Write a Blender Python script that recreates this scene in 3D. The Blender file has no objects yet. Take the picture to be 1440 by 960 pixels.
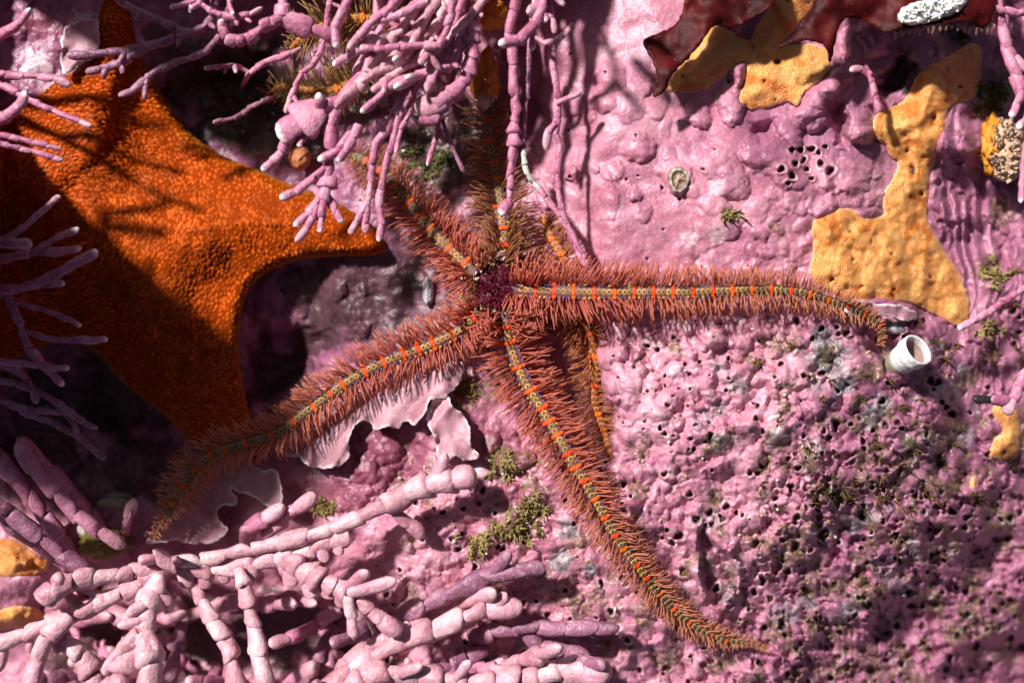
import bpy, math, random
import numpy as np
from mathutils import Vector, Matrix
from mathutils.geometry import delaunay_2d_cdt

# ------------------------------------------------------------------ camera, sky, sun, exposure
scene = bpy.context.scene
FRAME_W, PX_W, PX_H = 0.24, 1440.0, 960.0        # the photo spans about 24 cm of reef
U = FRAME_W / PX_W                               # metres per photo pixel on the plane z = 0
LENS = 40.0
D = FRAME_W * LENS / 36.0                        # camera height above z = 0

cam_data = bpy.data.cameras.new('camera')
cam_data.lens = LENS
cam_data.sensor_width = 36.0
cam_data.sensor_fit = 'HORIZONTAL'
cam_data.clip_start = 0.005
cam_data.clip_end = 20.0
cam_data.dof.use_dof = True
cam_data.dof.focus_distance = D - 0.000
cam_data.dof.aperture_fstop = 6.3
cam = bpy.data.objects.new('camera', cam_data)
scene.collection.objects.link(cam)
cam.location = (0, 0, D)
scene.camera = cam

SUN_ELEV = math.radians(44)
SUN_AZ = math.radians(-48)                       # compass angle of the light: up and to the left of the frame
world = bpy.data.worlds.new('World')
scene.world = world
world.use_nodes = True
wn = world.node_tree
sky = wn.nodes.new('ShaderNodeTexSky')
sky.sky_type = 'NISHITA'
sky.sun_disc = False
sky.sun_elevation = SUN_ELEV
sky.sun_rotation = SUN_AZ
sky.air_density = 0.6
sky.dust_density = 3.0
sky.ozone_density = 0.3
bgn = wn.nodes['Background']
wn.links.new(sky.outputs[0], bgn.inputs[0])
bgn.inputs[1].default_value = 0.03   # little daylight reaches this depth: the shade in the photo is nearly black

sun_data = bpy.data.lights.new('sun', 'SUN')
sun_data.energy = 5.0
sun_data.angle = math.radians(4.0)
sun_data.color = (1.0, 0.95, 0.91)
sun = bpy.data.objects.new('sun', sun_data)
scene.collection.objects.link(sun)
sun_dir = Vector((math.sin(SUN_AZ) * math.cos(SUN_ELEV), math.cos(SUN_AZ) * math.cos(SUN_ELEV), math.sin(SUN_ELEV)))
sun.rotation_euler = sun_dir.to_track_quat('Z', 'Y').to_euler()
sun.location = sun_dir * 1.0

scene.view_settings.view_transform = 'Standard'
scene.view_settings.look = 'None'
scene.view_settings.gamma = 1.0
scene.view_settings.use_curve_mapping = False
scene.view_settings.exposure = 0.35

# ------------------------------------------------------------------ helpers
rng = np.random.default_rng(7)
random.seed(7)
MM = 0.001

def P(px, py, h):
    """photo pixel + height in mm above z=0 -> world point (metres)"""
    z = h * MM
    k = (D - z) / D
    return Vector(((px - 720.0) * U * k, (480.0 - py) * U * k, z))

def PA(px, py, h):
    px, py, h = np.broadcast_arrays(np.asarray(px, float), np.asarray(py, float), np.asarray(h, float))
    z = h * MM
    k = (D - z) / D
    return np.stack([(px - 720.0) * U * k, (480.0 - py) * U * k, z], axis=-1)

def perlin(x, y, seed=0):
    r = np.random.default_rng(1000 + seed)
    perm = r.permutation(256)
    ang = r.random(256) * 2 * np.pi
    gx, gy = np.cos(ang), np.sin(ang)
    xi = np.floor(x).astype(int); yi = np.floor(y).astype(int)
    xf = x - xi; yf = y - yi
    u = xf * xf * xf * (xf * (xf * 6 - 15) + 10); v = yf * yf * yf * (yf * (yf * 6 - 15) + 10)
    def g(ix, iy, dx, dy):
        k = perm[(perm[ix & 255] + iy) & 255]
        return gx[k] * dx + gy[k] * dy
    a = g(xi, yi, xf, yf); b = g(xi + 1, yi, xf - 1, yf)
    c = g(xi, yi + 1, xf, yf - 1); d = g(xi + 1, yi + 1, xf - 1, yf - 1)
    return (a + (b - a) * u + ((c + (d - c) * u) - (a + (b - a) * u)) * v) * 1.5

def fbm(x, y, oct=4, seed=0, gain=0.5):
    s = 0; a = 1.0; f = 1.0
    for i in range(oct):
        s = s + a * perlin(x * f, y * f, seed + i); a *= gain; f *= 2.03
    return s

def sstep(a, b, x):
    t = np.clip((x - a) / (b - a), 0, 1)
    return t * t * (3 - 2 * t)

def poly_sd(poly, X, Y):
    """signed distance in px to a polygon, positive inside"""
    poly = np.asarray(poly, float)
    X = np.asarray(X, float); Y = np.asarray(Y, float)
    best = np.full(X.shape, 1e18); ins = np.zeros(X.shape, bool)
    n = len(poly)
    for i in range(n):
        ax, ay = poly[i]; bx, by = poly[(i + 1) % n]
        ex, ey = bx - ax, by - ay
        l2 = ex * ex + ey * ey + 1e-12
        t = np.clip(((X - ax) * ex + (Y - ay) * ey) / l2, 0, 1)
        dx = X - ax - t * ex; dy = Y - ay - t * ey
        best = np.minimum(best, dx * dx + dy * dy)
        c = ((ay > Y) != (by > Y))
        with np.errstate(divide='ignore', invalid='ignore'):
            xi = (bx - ax) * (Y - ay) / (by - ay + (1e-12 if by == ay else 0)) + ax
        ins ^= (c & (X < xi))
    d = np.sqrt(best)
    return np.where(ins, d, -d)

def catmull(pts, n, closed=False):
    """smooth resample of a point list (any dimension) to n points of even spacing"""
    p = np.asarray(pts, float)
    if len(p) == 2:
        t = np.linspace(0, 1, n)[:, None]
        return p[0] * (1 - t) + p[1] * t
    if closed:
        q = np.vstack([p[-1], p, p[0], p[1]])
    else:
        q = np.vstack([2 * p[0] - p[1], p, 2 * p[-1] - p[-2]])
    out = []
    segs = len(q) - 3
    for i in range(segs):
        a, b, c, d = q[i], q[i + 1], q[i + 2], q[i + 3]
        t = np.linspace(0, 1, 12, endpoint=False)[:, None]
        out.append(0.5 * (2 * b + (c - a) * t + (2 * a - 5 * b + 4 * c - d) * t * t + (3 * b - a - 3 * c + d) * t ** 3))
    out = np.vstack(out + [q[-2][None]])
    seg = np.linalg.norm(np.diff(out[:, :2], axis=0), axis=1)
    s = np.concatenate([[0], np.cumsum(seg)])
    tt = np.linspace(0, s[-1], n, endpoint=not closed)
    return np.stack([np.interp(tt, s, out[:, k]) for k in range(out.shape[1])], axis=1)

def plen(pts):
    p = np.asarray(pts, float)[:, :2]
    return float(np.linalg.norm(np.diff(p, axis=0), axis=1).sum())

def mesh_np(name, V, F, attrs=None, smooth=True):
    """V (n,3); F (m,3) or (m,4) int array; attrs {name: (n,4)}"""
    me = bpy.data.meshes.new(name)
    V = np.ascontiguousarray(V, dtype=np.float32); F = np.ascontiguousarray(F, dtype=np.int32)
    k = F.shape[1]
    me.vertices.add(len(V)); me.vertices.foreach_set('co', V.ravel())
    me.loops.add(F.size); me.loops.foreach_set('vertex_index', F.ravel())
    me.polygons.add(len(F))
    me.polygons.foreach_set('loop_start', np.arange(0, F.size, k, dtype=np.int32))
    me.update(calc_edges=True)
    me.validate()
    if smooth:
        me.polygons.foreach_set('use_smooth', np.ones(len(me.polygons), bool))
    for an, A in (attrs or {}).items():
        at = me.attributes.new(an, 'FLOAT_COLOR', 'POINT')
        at.data.foreach_set('color', np.ascontiguousarray(A, dtype=np.float32).ravel())
    return me

def link(name, me, mat=None, parent=None, origin=None):
    o = bpy.data.objects.new(name, me)
    scene.collection.objects.link(o)
    if mat is not None and me is not None and not me.materials:
        me.materials.append(mat)
    if parent is not None:
        o.parent = parent
    if origin is not None:
        me.transform(Matrix.Translation(-Vector(origin)))
        if parent is None:
            o.location = origin
    return o

def tag(o, label=None, cat=None, group=None, kind=None):
    if label: o['label'] = label
    if cat: o['category'] = cat
    if group: o['group'] = group
    if kind: o['kind'] = kind
    return o

def thing(name, loc, label, cat, group=None):
    o = bpy.data.objects.new(name, None)
    o.empty_display_size = 0.005
    scene.collection.objects.link(o)
    o.location = loc
    return tag(o, label, cat, group)

def part(name, V, F, mat, root, attrs=None, smooth=True, kind=None, parent=None):
    """mesh in world coordinates, made a child of root (an Empty with only a translation)"""
    V = np.asarray(V, float) - np.asarray(root.location)[None]
    me = mesh_np(name, V, F, attrs, smooth)
    o = link(name, me, mat, parent or root)
    if kind: o['kind'] = kind
    return o

def solo(name, V, F, mat, label, cat, attrs=None, smooth=True, group=None):
    """a thing that is one mesh, its origin at the middle of its footprint"""
    V = np.asarray(V, float)
    c = np.array([(V[:, 0].min() + V[:, 0].max()) / 2, (V[:, 1].min() + V[:, 1].max()) / 2, V[:, 2].min()])
    me = mesh_np(name, V - c, F, attrs, smooth)
    o = link(name, me, mat)
    o.location = c
    return tag(o, label, cat, group)

def tubes(P0, DIR, LEN, R0, R1, BEND=None, sides=4, rings=4, tipround=0.6):
    """many tapered bent rods at once -> V, F(quads), t along each"""
    P0 = np.asarray(P0, float); DIR = np.asarray(DIR, float)
    n = len(P0)
    DIR = DIR / (np.linalg.norm(DIR, axis=1, keepdims=True) + 1e-12)
    up = np.where(np.abs(DIR[:, 2:3]) > 0.9, np.array([[1., 0, 0]]), np.array([[0, 0, 1.]]))
    A = np.cross(DIR, up); A /= np.linalg.norm(A, axis=1, keepdims=True) + 1e-12
    B = np.cross(DIR, A)
    if BEND is None: BEND = np.zeros((n, 3))
    LEN = np.broadcast_to(LEN, (n,)); R0 = np.broadcast_to(R0, (n,)); R1 = np.broadcast_to(R1, (n,))
    ts = np.linspace(0, 1, rings)
    V = np.zeros((n, rings, sides, 3)); T = np.zeros((n, rings, sides))
    for i, t in enumerate(ts):
        c = P0 + DIR * (LEN * t)[:, None] + BEND * (LEN * t * t)[:, None]
        r = R0 * (1 - t) + R1 * t
        if i == rings - 1: r = r * tipround
        for j in range(sides):
            a = 2 * np.pi * j / sides
            V[:, i, j] = c + (A * math.cos(a) + B * math.sin(a)) * r[:, None]
            T[:, i, j] = t
    base = (np.arange(n) * rings * sides)[:, None]
    fs = []
    for i in range(rings - 1):
        for j in range(sides):
            j2 = (j + 1) % sides
            fs.append(np.concatenate([base + i * sides + j, base + i * sides + j2, base + (i + 1) * sides + j2, base + (i + 1) * sides + j], axis=1))
    if sides == 4:
        b = base + (rings - 1) * 4
        fs.append(np.concatenate([b, b + 1, b + 2, b + 3], axis=1))
    F = np.concatenate(fs, axis=0)
    return V.reshape(-1, 3), F, T.reshape(-1)

def sweep(pts, radii, sides=10, flat=1.0, capped=True, closed_ends=True):
    """one tube along a 3D polyline"""
    pts = np.asarray(pts, float); n = len(pts)
    tg = np.gradient(pts, axis=0); tg /= np.linalg.norm(tg, axis=1, keepdims=True) + 1e-12
    up = np.array([0, 0, 1.0])
    V = []
    for i in range(n):
        a = np.cross(tg[i], up)
        if np.linalg.norm(a) < 1e-3: a = np.array([1.0, 0, 0])
        a /= np.linalg.norm(a); b = np.cross(a, tg[i])
        for j in range(sides):
            th = 2 * np.pi * j / sides
            V.append(pts[i] + (a * math.cos(th) + b * math.sin(th) * flat) * radii[i])
    V = np.array(V)
    F = []
    for i in range(n - 1):
        for j in range(sides):
            j2 = (j + 1) % sides
            F.append((i * sides + j, i * sides + j2, (i + 1) * sides + j2, (i + 1) * sides + j))
    return V, np.array(F)

# ------------------------------------------------------------------ materials
def nodes_of(name):
    m = bpy.data.materials.new(name)
    m.use_nodes = True
    nt = m.node_tree
    b = nt.nodes['Principled BSDF']
    return m, nt, b

class N:
    """small node-graph builder"""
    def __init__(s, nt): s.nt = nt
    def new(s, t, **kw):
        n = s.nt.nodes.new(t)
        for k, v in kw.items(): setattr(n, k, v)
        return n
    def pos(s):
        return s.new('ShaderNodeNewGeometry').outputs['Position']
    def noise(s, scale, detail=3.0, rough=0.55, vec=None, dist=0.0):
        n = s.new('ShaderNodeTexNoise')
        n.inputs['Scale'].default_value = scale; n.inputs['Detail'].default_value = detail
        n.inputs['Roughness'].default_value = rough; n.inputs['Distortion'].default_value = dist
        s.nt.links.new(vec or s.pos(), n.inputs['Vector'])
        return n.outputs['Fac']
    def voro(s, scale, feature='F1', rnd=1.0, out='Distance', vec=None):
        n = s.new('ShaderNodeTexVoronoi', feature=feature)
        n.inputs['Scale'].default_value = scale; n.inputs['Randomness'].default_value = rnd
        s.nt.links.new(vec or s.pos(), n.inputs['Vector'])
        return n.outputs[out]
    def ramp(s, fac, *stops):
        n = s.new('ShaderNodeValToRGB')
        cr = n.color_ramp
        while len(cr.elements) < len(stops): cr.elements.new(0.5)
        for e, (p, c) in zip(cr.elements, stops):
            e.position = p
            e.color = c if isinstance(c, tuple) and len(c) == 4 else (tuple(c) + (1,) if isinstance(c, tuple) else (c, c, c, 1))
        s.nt.links.new(fac, n.inputs['Fac'])
        return n.outputs['Color']
    def mix(s, fac, a, b, mode='MIX'):
        n = s.new('ShaderNodeMix', data_type='RGBA', blend_type=mode)
        for sock, v in ((n.inputs['Factor'], fac), (n.inputs['A'], a), (n.inputs['B'], b)):
            if isinstance(v, (int, float)): sock.default_value = v
            elif isinstance(v, tuple): sock.default_value = v + (1,) if len(v) == 3 else v
            else: s.nt.links.new(v, sock)
        return n.outputs['Result']
    def math(s, op, a, b=0.0, clamp=False):
        n = s.new('ShaderNodeMath', operation=op); n.use_clamp = clamp
        for sock, v in ((n.inputs[0], a), (n.inputs[1], b)):
            if isinstance(v, (int, float)): sock.default_value = v
            else: s.nt.links.new(v, sock)
        return n.outputs[0]
    def attr(s, name):
        n = s.new('ShaderNodeAttribute'); n.attribute_name = name
        return n
    def sep(s, col):
        n = s.new('ShaderNodeSeparateColor'); s.nt.links.new(col, n.inputs[0]); return n.outputs
    def bump(s, height, dist, strength=1.0):
        n = s.new('ShaderNodeBump'); n.inputs['Distance'].default_value = dist; n.inputs['Strength'].default_value = strength
        s.nt.links.new(height, n.inputs['Height']); return n.outputs['Normal']
    def rnd(s):
        return s.new('ShaderNodeObjectInfo').outputs['Random']
    def L(s, a, b): s.nt.links.new(a, b)

def finish(nt, b, col, rough=0.5, spec=0.3, normal=None, sss=0.0, sss_r=(1, .4, .3), sss_s=0.001):
    if isinstance(col, tuple): b.inputs['Base Color'].default_value = col + (1,)
    else: nt.links.new(col, b.inputs['Base Color'])
    b.inputs['Roughness'].default_value = rough
    b.inputs['Specular IOR Level'].default_value = spec
    if normal is not None: nt.links.new(normal, b.inputs['Normal'])
    if sss:
        b.inputs['Subsurface Weight'].default_value = sss
        b.inputs['Subsurface Radius'].default_value = sss_r
        b.inputs['Subsurface Scale'].default_value = sss_s

def mat_reef():
    m, nt, b = nodes_of('coralline_crust_rock'); n = N(nt)
    big = n.noise(45, 4, 0.6); mid = n.noise(190, 4, 0.6); fine = n.noise(1300, 3, 0.6)
    c = n.ramp(big, (0.28, (0.33, 0.090, 0.155)), (0.5, (0.52, 0.180, 0.265)), (0.72, (0.72, 0.360, 0.440)))
    c = n.mix(n.ramp(mid, (0.45, 0.0), (0.68, 0.6)), c, (0.69, 0.36, 0.45))
    c = n.mix(n.ramp(n.noise(120, 3), (0.50, 0.0), (0.70, 0.7)), c, (0.30, 0.080, 0.170))
    c = n.mix(n.ramp(fine, (0.45, 0.0), (0.75, 0.32)), c, (0.78, 0.58, 0.64))
    A = n.sep(n.attr('mask_a').outputs['Color']); B = n.sep(n.attr('mask_b').outputs['Color'])
    # mask_a: pale rim, olive turf, grey bare rock ; mask_b: mauve zone, wine crust, dark sediment with painted shade
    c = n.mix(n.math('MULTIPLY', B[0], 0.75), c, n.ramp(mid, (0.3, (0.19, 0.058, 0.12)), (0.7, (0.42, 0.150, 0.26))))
    c = n.mix(B[1], c, n.ramp(mid, (0.3, (0.16, 0.03, 0.055)), (0.7, (0.36, 0.11, 0.17))))
    c = n.mix(A[2], c, n.ramp(n.noise(700, 4), (0.35, (0.10, 0.095, 0.11)), (0.55, (0.30, 0.27, 0.29)), (0.75, (0.62, 0.58, 0.56))))
    tf = n.math('MULTIPLY', A[1], n.ramp(n.noise(900, 4, 0.7), (0.40, 0.0), (0.56, 1.0)))
    c = n.mix(tf, c, n.ramp(n.noise(1700, 3), (0.3, (0.045, 0.035, 0.012)), (0.7, (0.24, 0.19, 0.07))))
    c = n.mix(n.math('MULTIPLY', A[0], 0.85), c, (0.82, 0.68, 0.70))
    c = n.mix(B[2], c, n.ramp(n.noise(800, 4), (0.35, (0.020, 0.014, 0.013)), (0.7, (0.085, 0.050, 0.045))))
    hgt = n.math('ADD', n.math('MULTIPLY', n.noise(520, 4, 0.6), 0.7), n.math('MULTIPLY', n.noise(1500, 3, 0.6), 0.3))
    finish(nt, b, c, 0.36, 0.42, n.bump(hgt, 0.0006, 0.7))
    return m

def mat_coralline(name, lo, mid_, hi, tip=False, tipcol=(0.95, 0.88, 0.86), flecks=1.0):
    m, nt, b = nodes_of(name); n = N(nt)
    r = n.rnd()
    f = n.math('ADD', n.math('MULTIPLY', n.noise(230, 4, 0.65), 0.75), n.math('MULTIPLY', r, 0.25))
    c = n.ramp(f, (0.30, lo), (0.5, mid_), (0.72, hi))
    c = n.mix(n.ramp(n.noise(900, 4, 0.65), (0.55, 0.0), (0.75, 0.5 * flecks)), c, (0.80, 0.62, 0.68))
    c = n.mix(n.ramp(n.noise(420, 3, 0.65), (0.60, 0.0), (0.72, 0.55 * flecks)), c, (0.27, 0.085, 0.13))
    # growth bands across the joint and a paler rim where segments meet
    z = n.new('ShaderNodeSeparateXYZ'); n.L(n.new('ShaderNodeTexCoord').outputs['Generated'], z.inputs[0])
    if tip:
        c = n.mix(n.ramp(z.outputs[2], (0.72, 0.0), (0.94, 1.0)), c, tipcol)
    elif flecks:
        c = n.mix(n.ramp(z.outputs[2], (0.82, 0.0), (0.97, 0.3)), c, (0.72, 0.46, 0.53))
        c = n.mix(n.ramp(z.outputs[2], (0.01, 0.4), (0.07, 0.0)), c, (0.34, 0.12, 0.17))
    h = n.math('ADD', n.noise(650, 4, 0.65), n.math('MULTIPLY', n.noise(180, 2), 0.8))
    finish(nt, b, c, 0.36, 0.42, n.bump(h, 0.0006, 0.8))
    return m

def mat_attr(name, attr='tint', rough=0.45, spec=0.3, bscale=900, bdist=0.0003, sss=0.0, mottled=0.35, dark=0.45, alpha=None, sss_s=0.001):
    """colour given per vertex as the thing's own colour, with grain on top"""
    m, nt, b = nodes_of(name); n = N(nt)
    c = n.attr(attr).outputs['Color']
    g = n.ramp(n.noise(bscale, 4, 0.6), (0.3, dark), (0.65, 1.0))
    c = n.mix(mottled, c, n.mix(1.0, c, g, 'MULTIPLY'))
    finish(nt, b, c, rough, spec, n.bump(n.noise(bscale * 1.2, 4, 0.6), bdist), sss=sss, sss_s=sss_s)
    return m

def mat_sponge():
    m, nt, b = nodes_of('orange_sponge_skin'); n = N(nt)
    v = n.voro(2100, 'DISTANCE_TO_EDGE')
    cell = n.ramp(v, (0.03, 1.0), (0.16, 0.0))
    base = n.ramp(n.noise(140, 4, 0.6), (0.32, (0.78, 0.20, 0.014)), (0.52, (0.90, 0.33, 0.045)), (0.72, (0.92, 0.46, 0.12)))
    c = n.mix(n.math('MULTIPLY', cell, 0.5), base, (0.90, 0.64, 0.34))
    c = n.mix(n.ramp(n.noise(90, 3, 0.5, dist=1.5), (0.56, 0.0), (0.64, 0.7)), c, (0.66, 0.15, 0.010))
    A = n.sep(n.attr('mask_a').outputs['Color'])
    c = n.mix(A[0], c, (0.84, 0.66, 0.42)); c = n.mix(A[1], c, (0.05, 0.02, 0.008))
    h = n.math('ADD', n.math('MULTIPLY', v, 0.9), n.math('MULTIPLY', n.noise(320, 4), 1.2))
    finish(nt, b, c, 0.34, 0.45, n.bump(h, 0.0005, 0.8))
    return m

def mat_blade():
    m, nt, b = nodes_of('red_algae_blade'); n = N(nt)
    c = n.ramp(n.noise(110, 4, 0.6), (0.38, (0.04, 0.003, 0.004)), (0.62, (0.11, 0.006, 0.006)), (0.8, (0.30, 0.016, 0.010)))
    c = n.mix(n.ramp(n.noise(1600, 2), (0.70, 0.0), (0.76, 0.8)), c, (0.45, 0.25, 0.18))
    finish(nt, b, c, 0.55, 0.2, n.bump(n.noise(260, 4), 0.0004, 0.6))
    b.inputs['Transmission Weight'].default_value = 0.0
    tr = n.new('ShaderNodeBsdfTranslucent'); n.L(n.mix(1.0, c, (2.0, 0.8, 0.6), 'MULTIPLY'), tr.inputs[0])
    mx = n.new('ShaderNodeMixShader'); mx.inputs[0].default_value = 0.2
    n.L(b.outputs[0], mx.inputs[1]); n.L(tr.outputs[0], mx.inputs[2])
    n.L(mx.outputs[0], nt.nodes['Material Output'].inputs['Surface'])
    return m

def mat_crustplate():
    m, nt, b = nodes_of('crust_plate'); n = N(nt)
    c = n.ramp(n.noise(150, 4, 0.6), (0.3, (0.33, 0.15, 0.185)), (0.52, (0.46, 0.235, 0.29)), (0.75, (0.60, 0.36, 0.42)))
    c = n.mix(n.ramp(n.noise(500, 4, 0.7), (0.6, 0.0), (0.75, 0.4)), c, (0.20, 0.09, 0.09))
    A = n.sep(n.attr('mask_a').outputs['Color'])
    c = n.mix(A[0], c, (0.82, 0.68, 0.70))
    finish(nt, b, c, 0.45, 0.3, n.bump(n.noise(420, 4), 0.0005, 0.7))
    return m

M = {}
M['reef'] = mat_reef()
M['cor'] = mat_coralline('coralline_segment', (0.38, 0.095, 0.195), (0.54, 0.185, 0.300), (0.70, 0.33, 0.45))
M['cor_tip'] = mat_coralline('coralline_tip', (0.44, 0.13, 0.24), (0.57, 0.21, 0.33), (0.72, 0.36, 0.47), tip=True)
M['cor_pale'] = mat_coralline('coralline_pale', (0.42, 0.16, 0.21), (0.62, 0.32, 0.38), (0.84, 0.58, 0.62))  # glare on the lit frond tops is put into this paler colour
M['cor_blunt'] = mat_coralline('coralline_blunt', (0.44, 0.16, 0.23), (0.58, 0.27, 0.35), (0.72, 0.42, 0.49), tip=True, tipcol=(0.74, 0.46, 0.50))
M['cor_dead'] = mat_coralline('coralline_bleached', (0.50, 0.55, 0.45), (0.62, 0.66, 0.55), (0.74, 0.76, 0.66))
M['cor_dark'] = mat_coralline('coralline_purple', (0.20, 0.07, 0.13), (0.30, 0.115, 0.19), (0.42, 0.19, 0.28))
M['cor_black'] = mat_coralline('coralline_blackened', (0.012, 0.010, 0.011), (0.022, 0.018, 0.019), (0.05, 0.04, 0.04), flecks=0.0)
M['sponge'] = mat_sponge()
M['blade'] = mat_blade()
M['plate'] = mat_crustplate()
M['skin'] = mat_attr('tinted_skin')
M['spine'] = mat_attr('spine', rough=0.4, spec=0.35, bscale=1500, mottled=0.3)
M['star_body'] = mat_attr('sea_star_body', rough=0.9, spec=0.02, bscale=500, mottled=0.6, bdist=0.0001)
M['scale'] = mat_attr('sea_star_scale', rough=0.5, spec=0.12, bscale=260, mottled=0.75, dark=0.28, bdist=0.0002)
nt = M['spine'].node_tree; g_ = N(nt); pb = nt.nodes['Principled BSDF']
tr = g_.new('ShaderNodeBsdfTranslucent'); g_.L(g_.mix(1.0, g_.attr('tint').outputs['Color'], (1.3, 1.15, 0.9), 'MULTIPLY'), tr.inputs[0])
mx = g_.new('ShaderNodeMixShader'); mx.inputs[0].default_value = 0.35
g_.L(pb.outputs[0], mx.inputs[1]); g_.L(tr.outputs[0], mx.inputs[2]); g_.L(mx.outputs[0], nt.nodes['Material Output'].inputs['Surface'])
M['turf'] = mat_attr('turf_blade', rough=0.6, spec=0.2, bscale=1200, mottled=0.5)
M['shell'] = mat_attr('chalky_shell', rough=0.4, spec=0.35, bscale=700, mottled=0.25, dark=0.6)

# ------------------------------------------------------------------ outlines traced on the photo (px)
STAR = [(542, 346), (528, 359), (480, 361), (440, 363), (400, 372), (366, 390), (346, 416), (338, 452), (336, 500),
        (342, 545), (354, 590), (366, 625), (352, 648), (322, 655), (288, 640), (260, 614), (235, 586), (200, 560),
        (165, 530), (140, 500), (105, 478), (60, 486), (0, 520), (-80, 580), (-160, 640), (-200, 630), (-190, 570),
        (-140, 470), (-120, 400), (-150, 330), (-220, 240), (-260, 160), (-230, 130), (-140, 150), (-40, 150), (30, 135),
        (80, 105), (118, 90), (130, 60), (133, 20), (150, -14), (178, -12), (190, 20), (200, 60), (208, 95), (232, 140), (262, 182), (310, 217),
        (360, 238), (400, 256), (450, 275), (490, 294), (525, 318)]
SPONGE_A = [(938, 128), (945, 105), (965, 75), (985, 50), (1003, 36), (1030, 45), (1052, 52), (1065, 35), (1085, 0),
            (1090, -40), (1160, -40), (1150, 0), (1130, 30), (1105, 60), (1140, 62), (1170, 72), (1166, 100), (1148, 118),
            (1130, 132), (1122, 150), (1108, 143), (1085, 150), (1062, 155), (1042, 147), (1038, 138), (1045, 112), (1048, 92),
            (1035, 94), (1018, 107), (990, 128), (965, 132)]
SPONGE_B = [(1325, 82), (1345, 72), (1365, 60), (1378, 65), (1382, 90), (1375, 125), (1365, 145), (1345, 148), (1335, 155),
            (1330, 180), (1320, 205), (1312, 235), (1308, 265), (1305, 295), (1308, 315), (1325, 345), (1350, 385), (1362, 415),
            (1363, 445), (1352, 460), (1330, 450), (1300, 435), (1270, 425), (1235, 428), (1210, 428), (1175, 415), (1150, 400),
            (1139, 385), (1143, 350), (1141, 320), (1150, 305), (1165, 300), (1185, 292), (1205, 297), (1225, 305), (1243, 300),
            (1240, 280), (1255, 250), (1262, 228), (1250, 218), (1245, 205), (1228, 190), (1230, 165), (1250, 150), (1270, 140),
            (1280, 115), (1300, 95)]

# ------------------------------------------------------------------ the reef rock
CTRL = [(800, 50, -7), (950, 60, -3), (900, 200, 1), (1000, 250, 3), (1100, 300, 3), (880, 330, 1), (1000, 500, 4),
        (900, 560, 2), (1000, 600, 4), (1100, 550, 4), (1150, 650, 0), (900, 680, -2), (1000, 750, -4), (1200, 500, 1),
        (1250, 620, -3), (1300, 700, -10), (1200, 800, -14), (1100, 900, -19), (1300, 900, -36), (1400, 800, -38), (1200, 960, -32),
        (1440, 960, -60), (1400, 600, -20), (1440, 680, -30), (1380, 450, -15), (1440, 480, -24), (1440, 300, -26), (1420, 100, -22), (1300, 150, -8),
        (1150, 150, -3), (1200, 30, -8), (1050, 30, -4), (900, 850, -10), (780, 760, -7), (700, 700, -6), (600, 760, -7),
        (650, 850, -9), (800, 900, -13), (700, 960, -14), (950, 940, -18), (700, 400, -11), (780, 560, -14), (700, 560, -12),
        (640, 620, -10), (560, 650, -13), (500, 640, -14), (760, 300, -9), (640, 260, -18), (600, 200, -23), (690, 150, -20),
        (560, 330, -15), (500, 420, -17), (420, 450, -26), (400, 520, -36), (450, 560, -22), (300, 700, -22), (380, 740, -13),
        (150, 650, -36), (80, 560, -42), (150, 560, -46), (200, 300, -24), (300, 180, -32), (350, 130, -36), (400, 200, -22),
        (450, 100, -22), (550, 80, -20), (650, 60, -16), (720, 60, -16), (300, 60, -20), (100, 60, -13), (40, 200, -16),
        (60, 110, -11), (0, 400, -26), (100, 760, -20), (30, 800, -14), (200, 900, -34), (400, 900, -32), (300, 850, -34), (120, 860, -30),
        (500, 900, -28), (560, 940, -26), (0, 950, -30), (-250, 300, -5), (-250, 700, -20), (-250, 0, -5), (300, 1250, -30), (1000, 1250, -45), (1700, 500, -45),
        (1700, 1200, -60), (1000, -300, -8), (1600, -200, -25), (300, -300, 0), (650, -250, 2), (-200, 1200, -30)]

def axis(lo, a, b, hi, fine, coarse):
    return np.concatenate([np.arange(lo, a, coarse), np.arange(a, b, fine), np.arange(b, hi + coarse, coarse)])
GX = axis(-520, -16, 1456, 1960, 1.6, 9.0)
GY = axis(-460, -16, 976, 1420, 1.6, 9.0)
X, Y = np.meshgrid(GX, GY)

cw = np.zeros_like(X); ch = np.zeros_like(X)
wxn = X + 22 * fbm(X / 90, Y / 90, 3, 1); wyn = Y + 22 * fbm(X / 90, Y / 90, 3, 5)
for cx, cy, hh in CTRL:
    w = 1.0 / ((wxn - cx) ** 2 + (wyn - cy) ** 2 + 35.0 ** 2) ** 1.7
    cw += w; ch += w * hh
H = ch / cw

def pit(poly, depth, soft):
    global H
    sd = poly_sd(poly, X + 7 * fbm(X / 30, Y / 30, 3, 21), Y + 7 * fbm(X / 30, Y / 30, 3, 25))
    H = H - depth * sstep(-soft * 0.3, soft, sd)
    return sd
# the hollow under the brittle star, cut back below the edge of the right-hand crust
hollow = pit([(748, 435), (838, 445), (840, 500), (862, 565), (868, 640), (848, 690), (800, 640), (745, 540)], 8, 9)
pit([(1186, 436), (1215, 432), (1262, 434), (1290, 448), (1262, 478), (1268, 515), (1245, 520), (1222, 495), (1208, 470)], 7, 9)
pit([(1055, 172), (1085, 168), (1088, 195), (1066, 205), (1050, 195)], 4, 12)
pit([(1160, 148), (1185, 140), (1195, 175), (1190, 210), (1172, 205), (1168, 170)], 6, 10)
pit([(1245, 95), (1275, 75), (1290, 90), (1270, 130), (1240, 150), (1225, 120)], 7, 12)
pit([(700, 60), (760, 60), (775, 160), (740, 200), (690, 170)], 6, 22)
pit([(985, 740), (1030, 780), (1035, 840), (1000, 850), (980, 800)], 6, 10)
pit([(820, 890), (880, 900), (860, 950), (800, 950)], 6, 12)
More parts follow.
